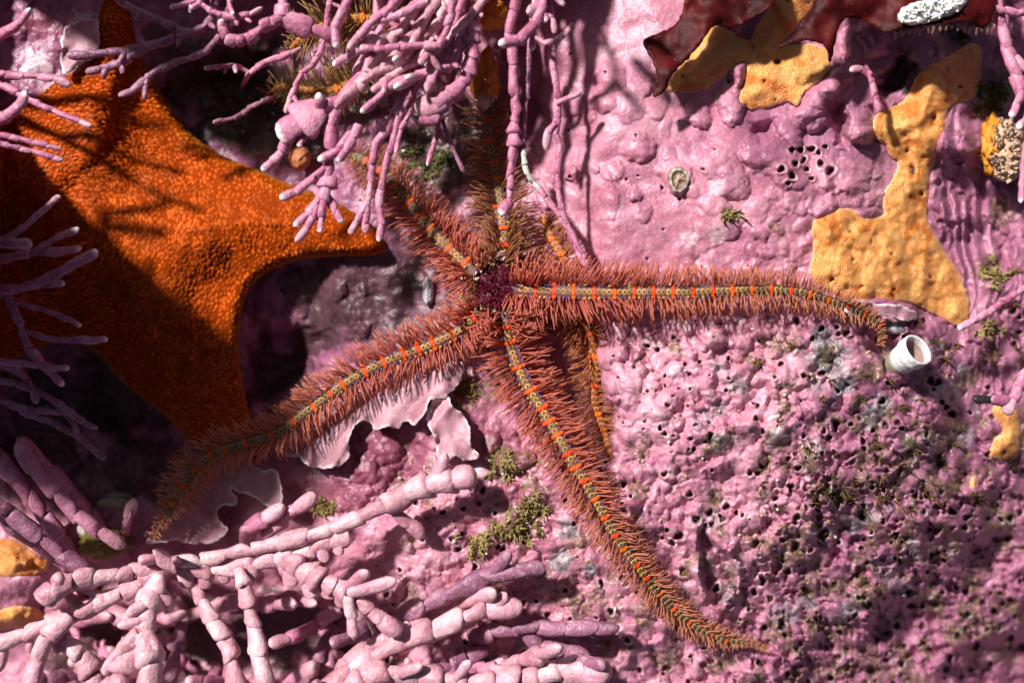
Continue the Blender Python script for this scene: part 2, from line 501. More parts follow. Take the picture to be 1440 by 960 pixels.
pit([(340, 440), (470, 470), (440, 540), (380, 580), (345, 560)], 6, 30)

# rooting ledges out of view; the left one is raised to cast shade
shade_ledge_left = (26 * sstep(-14, -75, X + 14 * fbm(X / 60, Y / 60, 3, 31)) + 50 * sstep(-45, -135, X + 18 * fbm(X / 50, Y / 50, 3, 33))) * sstep(95, 200, Y + 20 * fbm(X / 70, Y / 70, 2, 38)) * (1 - sstep(430, 570, Y))
shade_ledge_left += 13 * sstep(-10, -70, X) * (1 - sstep(80, 165, Y)) + 6 * sstep(-10, -70, X) * sstep(430, 580, Y)
ledge_top = 22 * sstep(-14, -80, Y + 14 * fbm(X / 60, Y / 60, 3, 35)) * sstep(120, 300, X) * (1 - sstep(760, 900, X))
H = H + np.maximum(np.maximum(shade_ledge_left, ledge_top), 62 * np.exp(-(((X + 60) / 85) ** 4 + ((Y + 215) / 95) ** 4)))  # last term: unseen bump added at upper left to block the sun

# relief in layers
zone_knob = sstep(840, 920, X) * (1 - sstep(1290, 1380, X)) * sstep(425, 500, Y)
zone_low_right = sstep(1000, 1180, X + 0.35 * (Y - 700)) * sstep(520, 720, Y)
zone_smooth = sstep(740, 800, X) * (1 - sstep(1080, 1180, X)) * (1 - sstep(300, 400, Y))
zone_centre = sstep(430, 520, X) * (1 - sstep(830, 900, X)) * sstep(600, 680, Y)
zone_right = sstep(1260, 1330, X) * (1 - sstep(520, 620, Y))
cover = np.maximum(poly_sd(STAR, X, Y), np.maximum(poly_sd(SPONGE_A, X, Y), poly_sd(SPONGE_B, X, Y)))
damp = 1 - 0.85 * sstep(-4, 12, cover)

relief = 1.1 * fbm(X / 130, Y / 130, 3, 41) * (1 - 0.5 * zone_smooth) + 0.75 * fbm(X / 42, Y / 42, 3, 45) * (1 - 0.72 * zone_smooth) + 0.16 * fbm(X / 11, Y / 11, 3, 49) * (1 - 0.75 * zone_smooth)
relief += 0.9 * (1 - 2 * np.abs(perlin(X / 16 + 0.8 * fbm(X / 60, Y / 60, 2, 61), Y / 75, 57))) * zone_right
relief += 0.8 * (1 - 2 * np.abs(perlin((X + 0.8 * Y) / 60, (Y - 0.5 * X) / 30, 58))) * zone_low_right

cav = fbm(X / 17 + 3, Y / 15, 3, 63)
relief -= 1.8 * sstep(0.32, 0.66, cav) * np.clip(zone_low_right + 0.18 * zone_knob + 0.35 * zone_centre, 0, 1)
cav2 = fbm(X / 34 + 9, Y / 30, 3, 66)
relief -= 3.0 * sstep(0.35, 0.7, cav2) * np.clip(zone_low_right + 0.4 * zone_right, 0, 1)
WX = X + 5.5 * fbm(X / 26, Y / 26, 3, 71); WY = Y + 5.5 * fbm(X / 26, Y / 26, 3, 75)
KN = np.zeros_like(H)
RIM = np.zeros_like(H); TURF = np.zeros_like(H); GREY = np.zeros_like(H); WINE = np.zeros_like(H); SED_SHADE = np.zeros_like(H)

def win(cx, cy, r):
    return (slice(*np.searchsorted(GY, [cy - r, cy + r])), slice(*np.searchsorted(GX, [cx - r, cx + r])))

def knob(cx, cy, r, amp, el=1.0, ang=0.0, rim=0.0):
    w = win(cx, cy, r * max(el, 1.0) + 14)
    dx = WX[w] - cx; dy = WY[w] - cy
    ca, sa = math.cos(ang), math.sin(ang)
    a = (dx * ca + dy * sa) / el; b = -dx * sa + dy * ca
    q = np.clip(1 - (a * a + b * b) / (r * r), 0, 1)
    KN[w] = np.maximum(KN[w], amp * q ** 0.55 + KN[w] * 0.35 * (q > 0))
    if rim: RIM[w] = np.maximum(RIM[w], rim * sstep(0.72, 0.96, q))

def hole(cx, cy, r, depth, rim=0.8, rimh=0.35):
    w = win(cx, cy, r * 2.6 + 6)
    an = rng.uniform(0, 3.1); ca, sa = math.cos(an), math.sin(an); el = rng.uniform(0.75, 1.5)
    dx = X[w] - cx + 0.4 * (WX[w] - X[w]); dy = Y[w] - cy + 0.4 * (WY[w] - Y[w])
    d = np.sqrt(((dx * ca + dy * sa) / el) ** 2 + (-dx * sa + dy * ca) ** 2) / r * (1 + 0.12 * np.sin(3 * np.arctan2(dy, dx) + an * 7))
    KN[w] = KN[w] + rimh * np.exp(-((d - 1.45) / 0.45) ** 2) - depth * (1 - sstep(0.55, 1.15, d))
    RIM[w] = np.maximum(RIM[w], rim * np.exp(-((d - 1.30) / 0.3) ** 2) * np.clip(0.4 + np.cos(np.arctan2(dy, dx) - an * 2), 0, 1))
    SED_SHADE[w] = np.maximum(SED_SHADE[w], 0.9 * (1 - sstep(0.6, 0.95, d)))  # hole floors coloured dark

def scatter(n, x0, x1, y0, y1, test=None):
    pts = np.stack([rng.uniform(x0, x1, n), rng.uniform(y0, y1, n)], 1)
    return [p for p in pts if test is None or test(*p)]

def inside_sponge(x, y):
    ix = min(np.searchsorted(GX, x), len(GX) - 1); iy = min(np.searchsorted(GY, y), len(GY) - 1)
    return cover[iy, ix] > -10

# knobbly crust to the right of and below the long arm
def packed(n, x0, x1, y0, y1, r0, r1, gap, pw=1.6):
    out = []; cell = {}
    for x, y in scatter(n, x0, x1, y0, y1):
        r = r0 + (r1 - r0) * rng.random() ** pw
        ci, cj = int(x // 40), int(y // 40)
        if all((x - a) ** 2 + (y - b) ** 2 > (gap * (r + c)) ** 2 for i in (-1, 0, 1) for j in (-1, 0, 1) for a, b, c in cell.get((ci + i, cj + j), ())):
            out.append((x, y, r)); cell.setdefault((ci, cj), []).append((x, y, r))
    return out
for x, y, r in packed(2600, 850, 1320, 440, 800, 7, 21, 0.62):
    knob(x, y, r, r * U / MM * rng.uniform(0.7, 1.15), rng.uniform(0.85, 1.35), rng.uniform(0, 3.1), rim=0.45 if rng.random() < 0.16 else 0)
# low swellings on the smooth crust
for x, y in scatter(60, 780, 1240, 60, 400):
    r = rng.uniform(9, 26)
    knob(x, y, r, r * U / MM * rng.uniform(0.2, 0.5), rng.uniform(0.8, 1.4), rng.uniform(0, 3.1))
for x, y, r, a in [(806, 245, 13, 2.2), (836, 237, 10, 1.3), (862, 240, 16, 0.9), (895, 275, 12, 1.6), (905, 300, 14, 1.0), (985, 165, 18, 2.4),
                   (975, 155, 10, 1.6), (1030, 258, 24, 1.8), (1005, 290, 22, 1.4), (1020, 245, 16, 1.6), (940, 215, 14, 1.0), (1010, 225, 20, 1.2),
                   (1065, 295, 22, 1.6), (900, 620, 16, 1.6), (895, 585, 20, 0.8)]:
    knob(x, y, r, a)
# the finger-like lumps between the two sponges
for x, y, r, a, el, an in [(1040, 100, 14, 4.5, 2.2, 1.75), (1030, 150, 20, 3.0, 1.6, 1.7), (1075, 215, 26, 3.2, 1.4, 0.4), (1110, 180, 20, 3.5, 1.7, 1.2), (1150, 140, 20, 4.5, 2.2, -0.75),
                           (1175, 115, 18, 4.5, 2.0, -0.7), (1135, 165, 22, 3.6, 1.3, 0.2), (1205, 175, 22, 4.0, 1.3, 1.0), (1215, 190, 16, 4.2, 1.2, 0.2),
                           (1110, 240, 28, 2.6, 1.3, 0.6), (1160, 245, 22, 2.2, 1.2, 1.2), (1195, 250, 24, 1.8, 1.3, 0.5), (1050, 55, 14, 2.0, 1.6, 1.5),
                           (1230, 55, 22, 5.0, 1.4, 1.2), (1205, 70, 24, 4.0, 1.4, 1.4), (1360, 220, 16, 3.5, 1.3, 1.0), (1330, 210, 12, 2.5, 2.2, 1.5), (1350, 290, 12, 2.4, 2.4, 1.4),
                           (1372, 300, 9, 2.4, 2.4, 1.5), (1395, 300, 9, 2.2, 2.4, 1.4), (1330, 300, 8, 1.6, 2.6, 1.6), (1395, 350, 12, 2.4, 2.4, 1.3), (1430, 350, 12, 2.4, 2.4, 1.6),
                           (1182, 437, 14, 3.0, 1.3, -0.4), (1276, 442, 13, 4.5, 1.3, 0.9), (1300, 470, 20, 1.6, 1.5, 1.0), (1235, 560, 26, 2.5, 1.4, 0.8), (1205, 520, 22, 2.6, 1.5, 1.0)]:
    knob(x, y, r, a, el, an)
# rough crust in the middle foreground and further right
for x, y, r in packed(900, 470, 900, 610, 970, 7, 24, 0.6):
    knob(x, y, r, r * U / MM * rng.uniform(0.35, 1.0), rng.uniform(0.8, 1.7), rng.uniform(-0.6, 0.4), rim=0.4 if rng.random() < 0.06 else 0)
for x, y, r in packed(2000, 900, 1460, 770, 980, 6, 17, 0.66):
    knob(x, y, r, r * U / MM * rng.uniform(0.7, 1.3), rng.uniform(0.9, 1.7), rng.uniform(0.2, 1.2))
for x, y in scatter(330, 1240, 1460, 200, 740, lambda x, y: not inside_sponge(x, y)):
    r = rng.uniform(5, 15)
    knob(x, y, r, r * U / MM * rng.uniform(0.3, 0.7), rng.uniform(1.0, 2.4), 1.35 + rng.uniform(-.4, .4))
for x, y in scatter(200, 1040, 1240, 230, 400):
    r = rng.uniform(4, 11)
    knob(x, y, r, r * U / MM * rng.uniform(0.3, 0.6))
for x, y in scatter(260, 0, 780, 0, 660, lambda x, y: not inside_sponge(x, y)):
    r = rng.uniform(6, 18)
    knob(x, y, r, r * U / MM * rng.uniform(0.25, 0.6), rng.uniform(0.8, 1.7), rng.uniform(0, 3.1))

# bore holes with pale rims, and pits that hold a tuft of turf
TUFTS = []
for x, y in scatter(48, 900, 1330, 470, 800):
    hole(x, y, rng.uniform(2.2, 4.0), rng.uniform(1.2, 2.2), rng.uniform(0.2, 0.9))
for x, y in scatter(40, 850, 1000, 470, 640):
    hole(x, y, rng.uniform(1.8, 2.8), rng.uniform(0.8, 1.4), rng.uniform(0.1, 0.5), 0.12)
for x, y in scatter(26, 790, 1060, 60, 390):
    hole(x, y, rng.uniform(1.8, 3.0), rng.uniform(0.6, 1.3), rng.uniform(0.1, 0.6), 0.15)
for x, y in [(1113, 213), (1100, 238), (1115, 247), (1134, 237), (1140, 210), (1154, 231), (1126, 211), (1142, 250), (1168, 240), (1118, 230), (1130, 225), (1150, 215), (1160, 205), (1108, 258)]:
    hole(x, y, rng.uniform(3.0, 5.2), 2.4, 0.55)
for x, y in scatter(95, 540, 900, 640, 960):
    hole(x, y, rng.uniform(2.5, 4.6), rng.uniform(1.2, 2.2), rng.uniform(0.2, 0.8))
for x, y in scatter(150, 930, 1450, 690, 970):
    hole(x, y, rng.uniform(2.4, 5.5), rng.uniform(1.4, 2.8), rng.uniform(0, 0.6), 0.25)
    TUFTS.append((x, y, rng.uniform(0.6, 1.2)))
for x, y in scatter(260, 1060, 1450, 420, 720, lambda x, y: not inside_sponge(x, y) and rng.random() < .25 + sstep(1050, 1350, x + .5 * (y - 500))):
    if rng.random() < 0.3: hole(x, y, rng.uniform(3, 5.5), rng.uniform(1.4, 2.6), rng.uniform(0.1, 0.5))
    if rng.random() < 0.52: TUFTS.append((x, y, rng.uniform(0.55, 1.1)))

def blotch(arr, x, y, r, v, el=1.0, an=0.0):
    w = win(x, y, r * 1.6 * max(el, 1))
    n1 = fbm(X[w] / (r * 0.5) + x, Y[w] / (r * 0.5), 3, 91)
    ca, sa = math.cos(an), math.sin(an); dx = X[w] - x; dy = Y[w] - y
    d = np.sqrt(((dx * ca + dy * sa) / el) ** 2 + (-dx * sa + dy * ca) ** 2) / r + 0.45 * n1
    arr[w] = np.maximum(arr[w], v * (1 - sstep(0.62, 0.95, d)))
for x, y in scatter(42, 980, 1400, 500, 900):
    blotch(GREY, x, y, rng.uniform(7, 18), rng.uniform(0.4, 0.8), rng.uniform(1, 2), rng.uniform(0, 3))
for x, y, r in [(1170, 505, 30), (1160, 480, 24), (1185, 540, 22), (1235, 575, 22), (1225, 590, 16), (790, 790, 20), (800, 745, 18), (830, 800, 14)]:
    blotch(GREY, x, y, r, 0.9)
for x, y in scatter(240, 880, 1450, 480, 960, lambda x, y: rng.random() < sstep(1000, 1350, x + 0.6 * (y - 500)) + .12):
    blotch(TURF, x, y, rng.uniform(6, 16), 0.95, rng.uniform(1, 1.8), rng.uniform(0, 3))
for x, y in scatter(36, 1080, 1450, 680, 960):
    blotch(TURF, x, y, rng.uniform(8, 18), 0.95, rng.uniform(1, 2), rng.uniform(0, 3))
for x, y in scatter(60, 560, 900, 620, 900):
    blotch(TURF, x, y, rng.uniform(6, 18), 0.9, rng.uniform(1, 1.8), rng.uniform(0, 3))
for x, y, r in [(710, 650, 34), (735, 730, 30), (660, 560, 26), (760, 700, 24), (672, 775, 20), (690, 545, 26), (1025, 300, 14), (1090, 320, 12), (600, 190, 40), (640, 220, 46), (600, 250, 40), (300, 110, 40),
                (330, 150, 60), (440, 180, 40), (500, 130, 50), (370, 190, 40), (1400, 130, 40), (1385, 150, 30), (1410, 300, 24), (1390, 380, 26), (700, 480, 30), (690, 440, 40)]:
    blotch(TURF, x, y, r, 0.95)
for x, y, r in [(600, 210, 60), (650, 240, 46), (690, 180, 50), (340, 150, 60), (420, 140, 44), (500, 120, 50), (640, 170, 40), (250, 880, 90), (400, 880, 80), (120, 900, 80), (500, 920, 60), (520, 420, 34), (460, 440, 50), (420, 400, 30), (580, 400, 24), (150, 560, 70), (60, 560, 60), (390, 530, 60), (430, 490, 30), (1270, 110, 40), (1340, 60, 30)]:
    blotch(SED_SHADE, x, y, r, 0.85)  # gaps and hollows darkened: sediment plus shade put into the colour
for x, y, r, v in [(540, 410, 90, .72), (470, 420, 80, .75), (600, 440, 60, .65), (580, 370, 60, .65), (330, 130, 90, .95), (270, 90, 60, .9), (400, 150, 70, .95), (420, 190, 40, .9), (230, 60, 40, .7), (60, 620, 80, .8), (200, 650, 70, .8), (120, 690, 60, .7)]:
    blotch(SED_SHADE, x, y, r, v)  # shade between the stars and in recesses painted into the rock colour
for x, y, r in [(560, 630, 70), (500, 640, 60), (690, 630, 46), (720, 700, 30), (480, 700, 30), (440, 700, 40), (900, 500, 16), (890, 490, 12), (640, 600, 40), (1180, 700, 10), (60, 30, 34), (110, 740, 26), (690, 820, 20)]:
    blotch(WINE, x, y, r, 0.8)
for x, y, r in [(120, 40, 28), (105, 70, 16), (50, 90, 26), (1010, 330, 20), (970, 335, 14), (1005, 265, 10)]:
    blotch(RIM, x, y, r, 0.5)

H = H + (relief + KN) * damp
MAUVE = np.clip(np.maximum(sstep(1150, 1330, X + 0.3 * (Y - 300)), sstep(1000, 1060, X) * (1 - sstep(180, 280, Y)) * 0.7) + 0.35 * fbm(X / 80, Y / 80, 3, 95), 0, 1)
MAUVE = np.maximum(MAUVE, np.clip((1 - sstep(540, 660, X)) * (1 - sstep(640, 700, Y)) * 1.25, 0, 1.25))  # dark purple rock, with shade of the left hollow painted in

def RH(px, py):
    px = np.asarray(px, float); py = np.asarray(py, float)
    i = np.clip(np.searchsorted(GX, px) - 1, 0, len(GX) - 2); j = np.clip(np.searchsorted(GY, py) - 1, 0, len(GY) - 2)
    u = np.clip((px - GX[i]) / (GX[i + 1] - GX[i]), 0, 1); v = np.clip((py - GY[j]) / (GY[j + 1] - GY[j]), 0, 1)
    return (H[j, i] * (1 - u) + H[j, i + 1] * u) * (1 - v) + (H[j + 1, i] * (1 - u) + H[j + 1, i + 1] * u) * v

HS = H.copy()
def blur(a, k):
    for ax in (0, 1):
        c = np.cumsum(np.concatenate([np.repeat(a.take([0], ax), k, ax), a, np.repeat(a.take([-1], ax), k, ax)], ax), ax)
        z = np.zeros_like(c.take([0], ax)); c = np.concatenate([z, c], ax)
        n = a.shape[ax]
        a = (c.take(range(2 * k + 1, 2 * k + 1 + n), ax) - c.take(range(0, n), ax)) / (2 * k + 1)
    return a
HS = blur(blur(H, 9), 9)
def RS(px, py):
    """reef height with the fine relief smoothed away"""
    px = np.asarray(px, float); py = np.asarray(py, float)
    i = np.clip(np.searchsorted(GX, px), 0, len(GX) - 1); j = np.clip(np.searchsorted(GY, py), 0, len(GY) - 1)
    return HS[j, i]

nv = X.size; ny, nx = X.shape
V = PA(X, Y, H).reshape(-1, 3)
idx = np.arange(nv).reshape(ny, nx)
F = np.stack([idx[:-1, :-1], idx[1:, :-1], idx[1:, 1:], idx[:-1, 1:]], -1).reshape(-1, 4)
one = np.ones(nv)
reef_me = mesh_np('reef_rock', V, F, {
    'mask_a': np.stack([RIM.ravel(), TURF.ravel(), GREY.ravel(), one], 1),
    'mask_b': np.stack([MAUVE.ravel(), WINE.ravel(), SED_SHADE.ravel(), one], 1)})
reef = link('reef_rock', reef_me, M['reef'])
tag(reef, 'rock face under knobbly pink coralline crust with bore holes', None, kind='structure')

# ------------------------------------------------------------------ slabs from outlines
def slab(outline, top, bottom, spacing, edge_step=3.0, seed=0, rough=0.0):
    """closed sheet over an outline; top(x,y,sd) and bottom(x,y,sd) give heights in mm -> V, F(tris), sd per vertex, is_top"""
    r = np.random.default_rng(seed)
    n = max(12, int(plen(list(outline) + [outline[0]]) / edge_step))
    edge = catmull(outline, n, closed=True)
    if rough:
        nn = rough * fbm(edge[:, 0] / 9.0, edge[:, 1] / 9.0, 3, 300 + seed)
        tg = np.roll(edge, -1, 0) - np.roll(edge, 1, 0); tg /= np.linalg.norm(tg, axis=1, keepdims=True) + 1e-9
        edge = edge + np.stack([tg[:, 1], -tg[:, 0]], 1) * nn[:, None]
    x0, y0 = edge.min(0); x1, y1 = edge.max(0)
    gx, gy = np.meshgrid(np.arange(x0, x1, spacing), np.arange(y0, y1, spacing))
    gx = gx + r.uniform(-.25, .25, gx.shape) * spacing; gy = gy + r.uniform(-.25, .25, gy.shape) * spacing
    sd = poly_sd(edge, gx, gy)
    keep = sd > spacing * 0.55
    inner = np.stack([gx[keep], gy[keep]], 1)
    pts = np.vstack([edge, inner])
    res = delaunay_2d_cdt([Vector(p) for p in pts], [], [list(range(n))], 1, 1e-5)
    vv = np.array([(v.x, v.y) for v in res[0]]); tris = np.array([f for f in res[2] if len(f) == 3])
    a = vv[tris[:, 0]]; b = vv[tris[:, 1]]; c = vv[tris[:, 2]]
    cr = (b[:, 0] - a[:, 0]) * (c[:, 1] - a[:, 1]) - (b[:, 1] - a[:, 1]) * (c[:, 0] - a[:, 0])
    tris = np.where((cr > 0)[:, None], tris[:, ::-1], tris)       # photo y runs down
    s = np.maximum(poly_sd(edge, vv[:, 0], vv[:, 1]), 0)
    ht = top(vv[:, 0], vv[:, 1], s); hb = bottom(vv[:, 0], vv[:, 1], s)
    hb = np.minimum(hb, ht - 0.02)
    m = len(vv)
    V = np.vstack([PA(vv[:, 0], vv[:, 1], ht), PA(vv[:, 0], vv[:, 1], hb)])
    # boundary edges
    from collections import Counter
    cnt = Counter()
    for t in tris:
        for k in range(3):
            cnt[tuple(sorted((int(t[k]), int(t[(k + 1) % 3]))))] += 1
    side = []
    for t in tris:
        for k in range(3):
            i, j = int(t[k]), int(t[(k + 1) % 3])
            if cnt[tuple(sorted((i, j)))] == 1:
                side += [(j, i, i + m), (j, i + m, j + m)]
    F = np.vstack([tris, tris[:, ::-1] + m, np.array(side)])
    return V, F, np.concatenate([s, s]), np.concatenate([vv, vv]), m

def rgba(c, n):
    return np.tile(np.array(list(c) + [1.0])[None], (n, 1))

def roundprof(sd, w):
    t = np.clip(sd / w, 0, 1)
    return np.sqrt(np.clip(1 - (1 - t) ** 2, 0, 1))

# ---- orange sponges: thick skins over the rock, pores as pits
def sponge(outline, thick, edge_w, pores, label, seed, lump=0.8, name='encrusting_sponge'):
    def top(x, y, s):
        h = RS(x, y) - 0.1 + thick * (0.35 * roundprof(s, edge_w * 0.5) + 0.65 * sstep(0, edge_w * 1.6, s)) + lump * fbm(x / 34, y / 34, 3, 120 + seed) * np.clip(s / 14, 0, 1) + 0.14 * fbm(x / 7, y / 7, 2, 130 + seed) * np.clip(s / 5, 0, 1)
        for (qx, qy, qr, qe) in pores:
            d = np.sqrt((x - qx) ** 2 + ((y - qy) / qe) ** 2) / qr
            h = h - 1.3 * np.exp(-(d ** 4)) + 0.18 * np.exp(-((d - 1.6) / 0.4) ** 2)
        return h
    V, F, s, xy, m = slab(outline, top, lambda x, y, s: RS(x, y) - 2.5, 3.0, 3.0, seed, 1.4)
    mask = np.zeros((len(V), 4)); mask[:, 3] = 1
    mask[:, 0] = 0.75 * (1 - sstep(0.5, 3.5, s))
    for (qx, qy, qr, qe) in pores:
        d = np.sqrt((xy[:, 0] - qx) ** 2 + ((xy[:, 1] - qy) / qe) ** 2) / qr
        mask[:, 1] = np.maximum(mask[:, 1], 1 - sstep(0.6, 1.0, d))
    return solo(name, V, F, M['sponge'], label, 'sponge', {'mask_a': mask})
sponge(SPONGE_A, 2.6, 18, [(1075, 114, 2.6, 1), (1093, 87, 5, 1), (1145, 85, 2.4, 1), (1060, 66, 2, 1), (1108, 2, 2, 1), (962, 108, 2, 1), (1090, 140, 2, 1)],
       'spreading orange sponge in two lobes under the dark red algae blades', 1)
sponge(SPONGE_B, 4.2, 32, [(1313, 165, 3.2, 1.5), (1276, 212, 3.2, 1), (1283, 240, 4.2, 2.8), (1200, 365, 3, 1), (1253, 357, 3, 1), (1170, 393, 3, 1), (1212, 402, 3, 1), (1257, 407, 3, 1),
                           (1309, 389, 3, 1), (1296, 273, 2.6, 1.5), (1195, 326, 2.4, 1), (1350, 122, 2.6, 1), (1240, 190, 2, 1), (1226, 340, 2, 1)],
       'tall hourglass shaped orange sponge dotted with pores beside the long arm tip', 2, 1.5)
SP_C = [(1395, 572), (1410, 566), (1428, 575), (1436, 600), (1437, 630), (1425, 645), (1404, 648), (1390, 640), (1396, 622), (1408, 605), (1400, 590)]
sponge(SP_C, 3.0, 14, [(1412, 636, 2, 1)], 'small orange sponge below the pink T shaped frond at right', 3)
SP_D = [(1366, 672), (1372, 668), (1376, 680), (1372, 700), (1366, 708), (1363, 690)]
sponge(SP_D, 1.8, 6, [], 'tiny orange sponge sliver low at the right edge', 4)
SP_E = [(-14, 760), (20, 758), (48, 775), (70, 792), (62, 806), (30, 812), (-14, 806)]
sponge(SP_E, 4.0, 22, [], 'cream and orange sponge at the left edge under the thick purple stems', 5, 1.6)
SP_F = [(-14, 862), (14, 852), (40, 850), (66, 860), (80, 872), (50, 884), (20, 884), (-14, 884)]
sponge(SP_F, 4.0, 20, [], 'yellow sponge at the left edge above the bottom corner fronds', 6, 1.0)
SP_G = [(1385, 185), (1400, 172), (1412, 180), (1406, 215), (1396, 250), (1384, 235), (1380, 210)]
# ---- crust plates with free ruffled edges
def plate(outline, label, lift, seed, ruf=1.0, thick=0.55, edge_in=None):
    def top(x, y, s):
        base = RS(x, y)
        rf = ruf * np.exp(-s / 16.0) * np.sin((x * 0.16 + y * 0.11) + 2.2 * fbm(x / 40, y / 40, 2, 140 + seed))
        return base + lift + rf + 0.7 * fbm(x / 45, y / 45, 3, 150 + seed) + 0.8 * np.exp(-s / 7.0)
    V, F, s, xy, m = slab(outline, top, lambda x, y, s: top(x, y, s) - thick - 2.2 * np.clip(s / 30, 0, 1), 4.0, 2.5, seed, 2.2)
    mask = np.zeros((len(V), 4)); mask[:, 3] = 1
    mask[:, 0] = (1 - sstep(0.3, 3.2, s)) * 0.95
    return solo('crust_plate', V, F, M['plate'], label, 'coralline crust', {'mask_a': mask}, group='thin coralline plates with pale ruffled edges')
plate([(648, 535), (625, 560), (605, 562), (598, 580), (585, 596), (568, 592), (560, 602), (545, 600), (530, 604), (512, 590), (500, 598), (492, 612), (490, 640),
       (478, 655), (455, 658), (432, 655), (420, 642), (402, 640), (405, 618), (440, 585), (500, 550), (560, 530), (600, 515), (650, 510)],
      'widest pale ruffled crust plate just under the lower left spiny arm', 5.0, 11, 1.3)
plate([(628, 556), (640, 575), (650, 582), (660, 600), (662, 625), (674, 642), (652, 648), (640, 640), (627, 655), (615, 640), (610, 615), (600, 590), (604, 570), (615, 558)],
      'narrow upright ruffled crust plate between the two lower spiny arms', 4.5, 12, 1.3)
plate([(330, 642), (345, 640), (355, 652), (370, 660), (388, 660), (395, 680), (397, 705), (385, 714), (370, 708), (355, 697), (340, 692), (325, 687), (334, 700), (330, 710),
       (312, 712), (305, 725), (320, 748), (290, 764), (240, 760), (206, 762), (235, 725), (258, 690), (288, 655), (310, 640)],
      'smooth grey pink crust plate with notched edge beside the lowest arm tip', 7.0, 13, 0.6)
plate([(86, 100), (86, 62), (92, 40), (106, 30), (124, 26), (138, 34), (140, 62), (128, 84), (110, 92), (96, 104)], 'small pale crust plate left of the orange arm tip at top', 3.0, 14, 0.6)
plate([(1186, 432), (1198, 420), (1232, 426), (1262, 428), (1290, 440), (1282, 452), (1252, 446), (1225, 444), (1200, 446)], 'thin mauve crust lip over the dark hollow by the white tube', 4.0, 15, 0.4)

# ---- red algae blades
def blade(outline, h0, curl, label, seed, name='red_algae_blade'):
    ox = np.mean([p[0] for p in outline])
    def top(x, y, s):
        base = np.maximum(RS(x, y) + 2.0, -4) if h0 is None else h0 + 0 * x
        return base + curl * fbm(x / 60, y / 60, 3, 160 + seed) + 1.2 * np.sin(x * 0.07 + y * 0.05) * np.exp(-s / 20) - 0.045 * np.clip(-y, 0, 200)
    V, F, s, xy, m = slab(outline, top, lambda x, y, s: top(x, y, s) - 0.28, 5.0, 3.0, seed, 1.6)
    return solo(name, V, F, M['blade'], label, 'red algae'), top
bl1, t1 = blade([(905, 58), (922, 48), (945, 38), (960, 15), (965, -30), (980, -90), (1080, -90), (1092, -30), (1088, 5), (1060, 25), (1030, 40), (1004, 38), (987, 60), (966, 85), (946, 105),
            (935, 128), (920, 137), (917, 125), (925, 108), (914, 82)], 8.0, 2.0, 'dark red algae blade hanging over the left orange sponge lobe', 21)
bl2, t2 = blade([(1095, 67), (1120, 45), (1145, 5), (1152, -30), (1170, -95), (1390, -95), (1402, -30), (1397, 20), (1385, 38), (1350, 32), (1300, 36), (1262, 42), (1240, 46), (1228, 38),
            (1210, 28), (1190, 26), (1178, 45), (1172, 75), (1166, 88), (1160, 66), (1130, 58)], 9.0, 1.8, 'broad dark red algae blade along the top right carrying white crust', 22)
# stalks that root the blades on the rock above the frame
for ob, (sx, sy), hh in ((bl1, (1030, -88), 8.0), (bl2, (1280, -92), 9.0)):
    a = P(sx, sy + 2, hh - 4.5); b0 = P(sx, sy - 30, float(RH(sx, sy - 30)) - 1.0)
    pts = catmull([a, (a + b0) / 2 + Vector((0, -0.001, 0.002)), b0], 8)
    Vs, Fs = sweep(pts, np.full(8, 0.0016), 8)
    Vs = Vs - np.array(ob.location)
    o = link('stalk', mesh_np('stalk', Vs, Fs), M['blade'], ob)

# white bryozoan crust growing on the blade: a sheet of small bumps
BRY = [(1262, 22), (1275, 8), (1310, -2), (1345, -6), (1360, 2), (1348, 16), (1322, 27), (1290, 35), (1267, 32)]
edge = np.array(BRY, float)
def brytop(x, y, s):
    return t2(x, y, np.full_like(x, 30.0)) + 0.35 + 1.1 * roundprof(s, 6) + 0.25 * fbm(x / 8, y / 8, 2, 171)
V, F, s, xy, m = slab(BRY, brytop, lambda x, y, s: t2(x, y, np.full_like(x, 30.0)) - 0.1, 3.0, 2.5, 23, 1.5)
bry = solo('bryozoan_crust', V, F, M['shell'], 'white bumpy crust on the broad red algae blade', 'bryozoan', {'tint': rgba((0.80, 0.79, 0.77), len(V))})
q = np.array(scatter(260, 1260, 1360, -6, 36)); sdq = poly_sd(BRY, q[:, 0], q[:, 1]); q = q[sdq > 1.5]; sdq = sdq[sdq > 1.5]
b0 = PA(q[:, 0], q[:, 1], brytop(q[:, 0], q[:, 1], sdq) - 0.2)
dr = np.stack([rng.normal(0, .35, len(q)), rng.normal(-.2, .35, len(q)), np.ones(len(q))], 1)
V, F, t = tubes(b0, dr, rng.uniform(0.0006, 0.0013, len(q)), 0.0004, 0.0003, sides=4, rings=3)
part('zooids', V, F, M['shell'], bry, {'tint': rgba((0.86, 0.85, 0.83), len(V))}, kind='stuff')
# fringe of translucent drops on the lower edge of the blade
q = catmull([(1262, 44), (1300, 38), (1350, 34), (1386, 40), (1394, 30)], 17)
b0 = PA(q[:, 0], q[:, 1], 7.4)
dr = np.stack([rng.normal(0, .2, 17), -np.ones(17), rng.normal(-.6, .2, 17)], 1)
V, F, t = tubes(b0, dr, rng.uniform(0.0010, 0.0022, 17), 0.0006, 0.0003, sides=6, rings=5)
o = part('fringe', V, F, M['shell'], bl2, {'tint': rgba((0.26, 0.16, 0.13), len(V))}, kind='stuff')

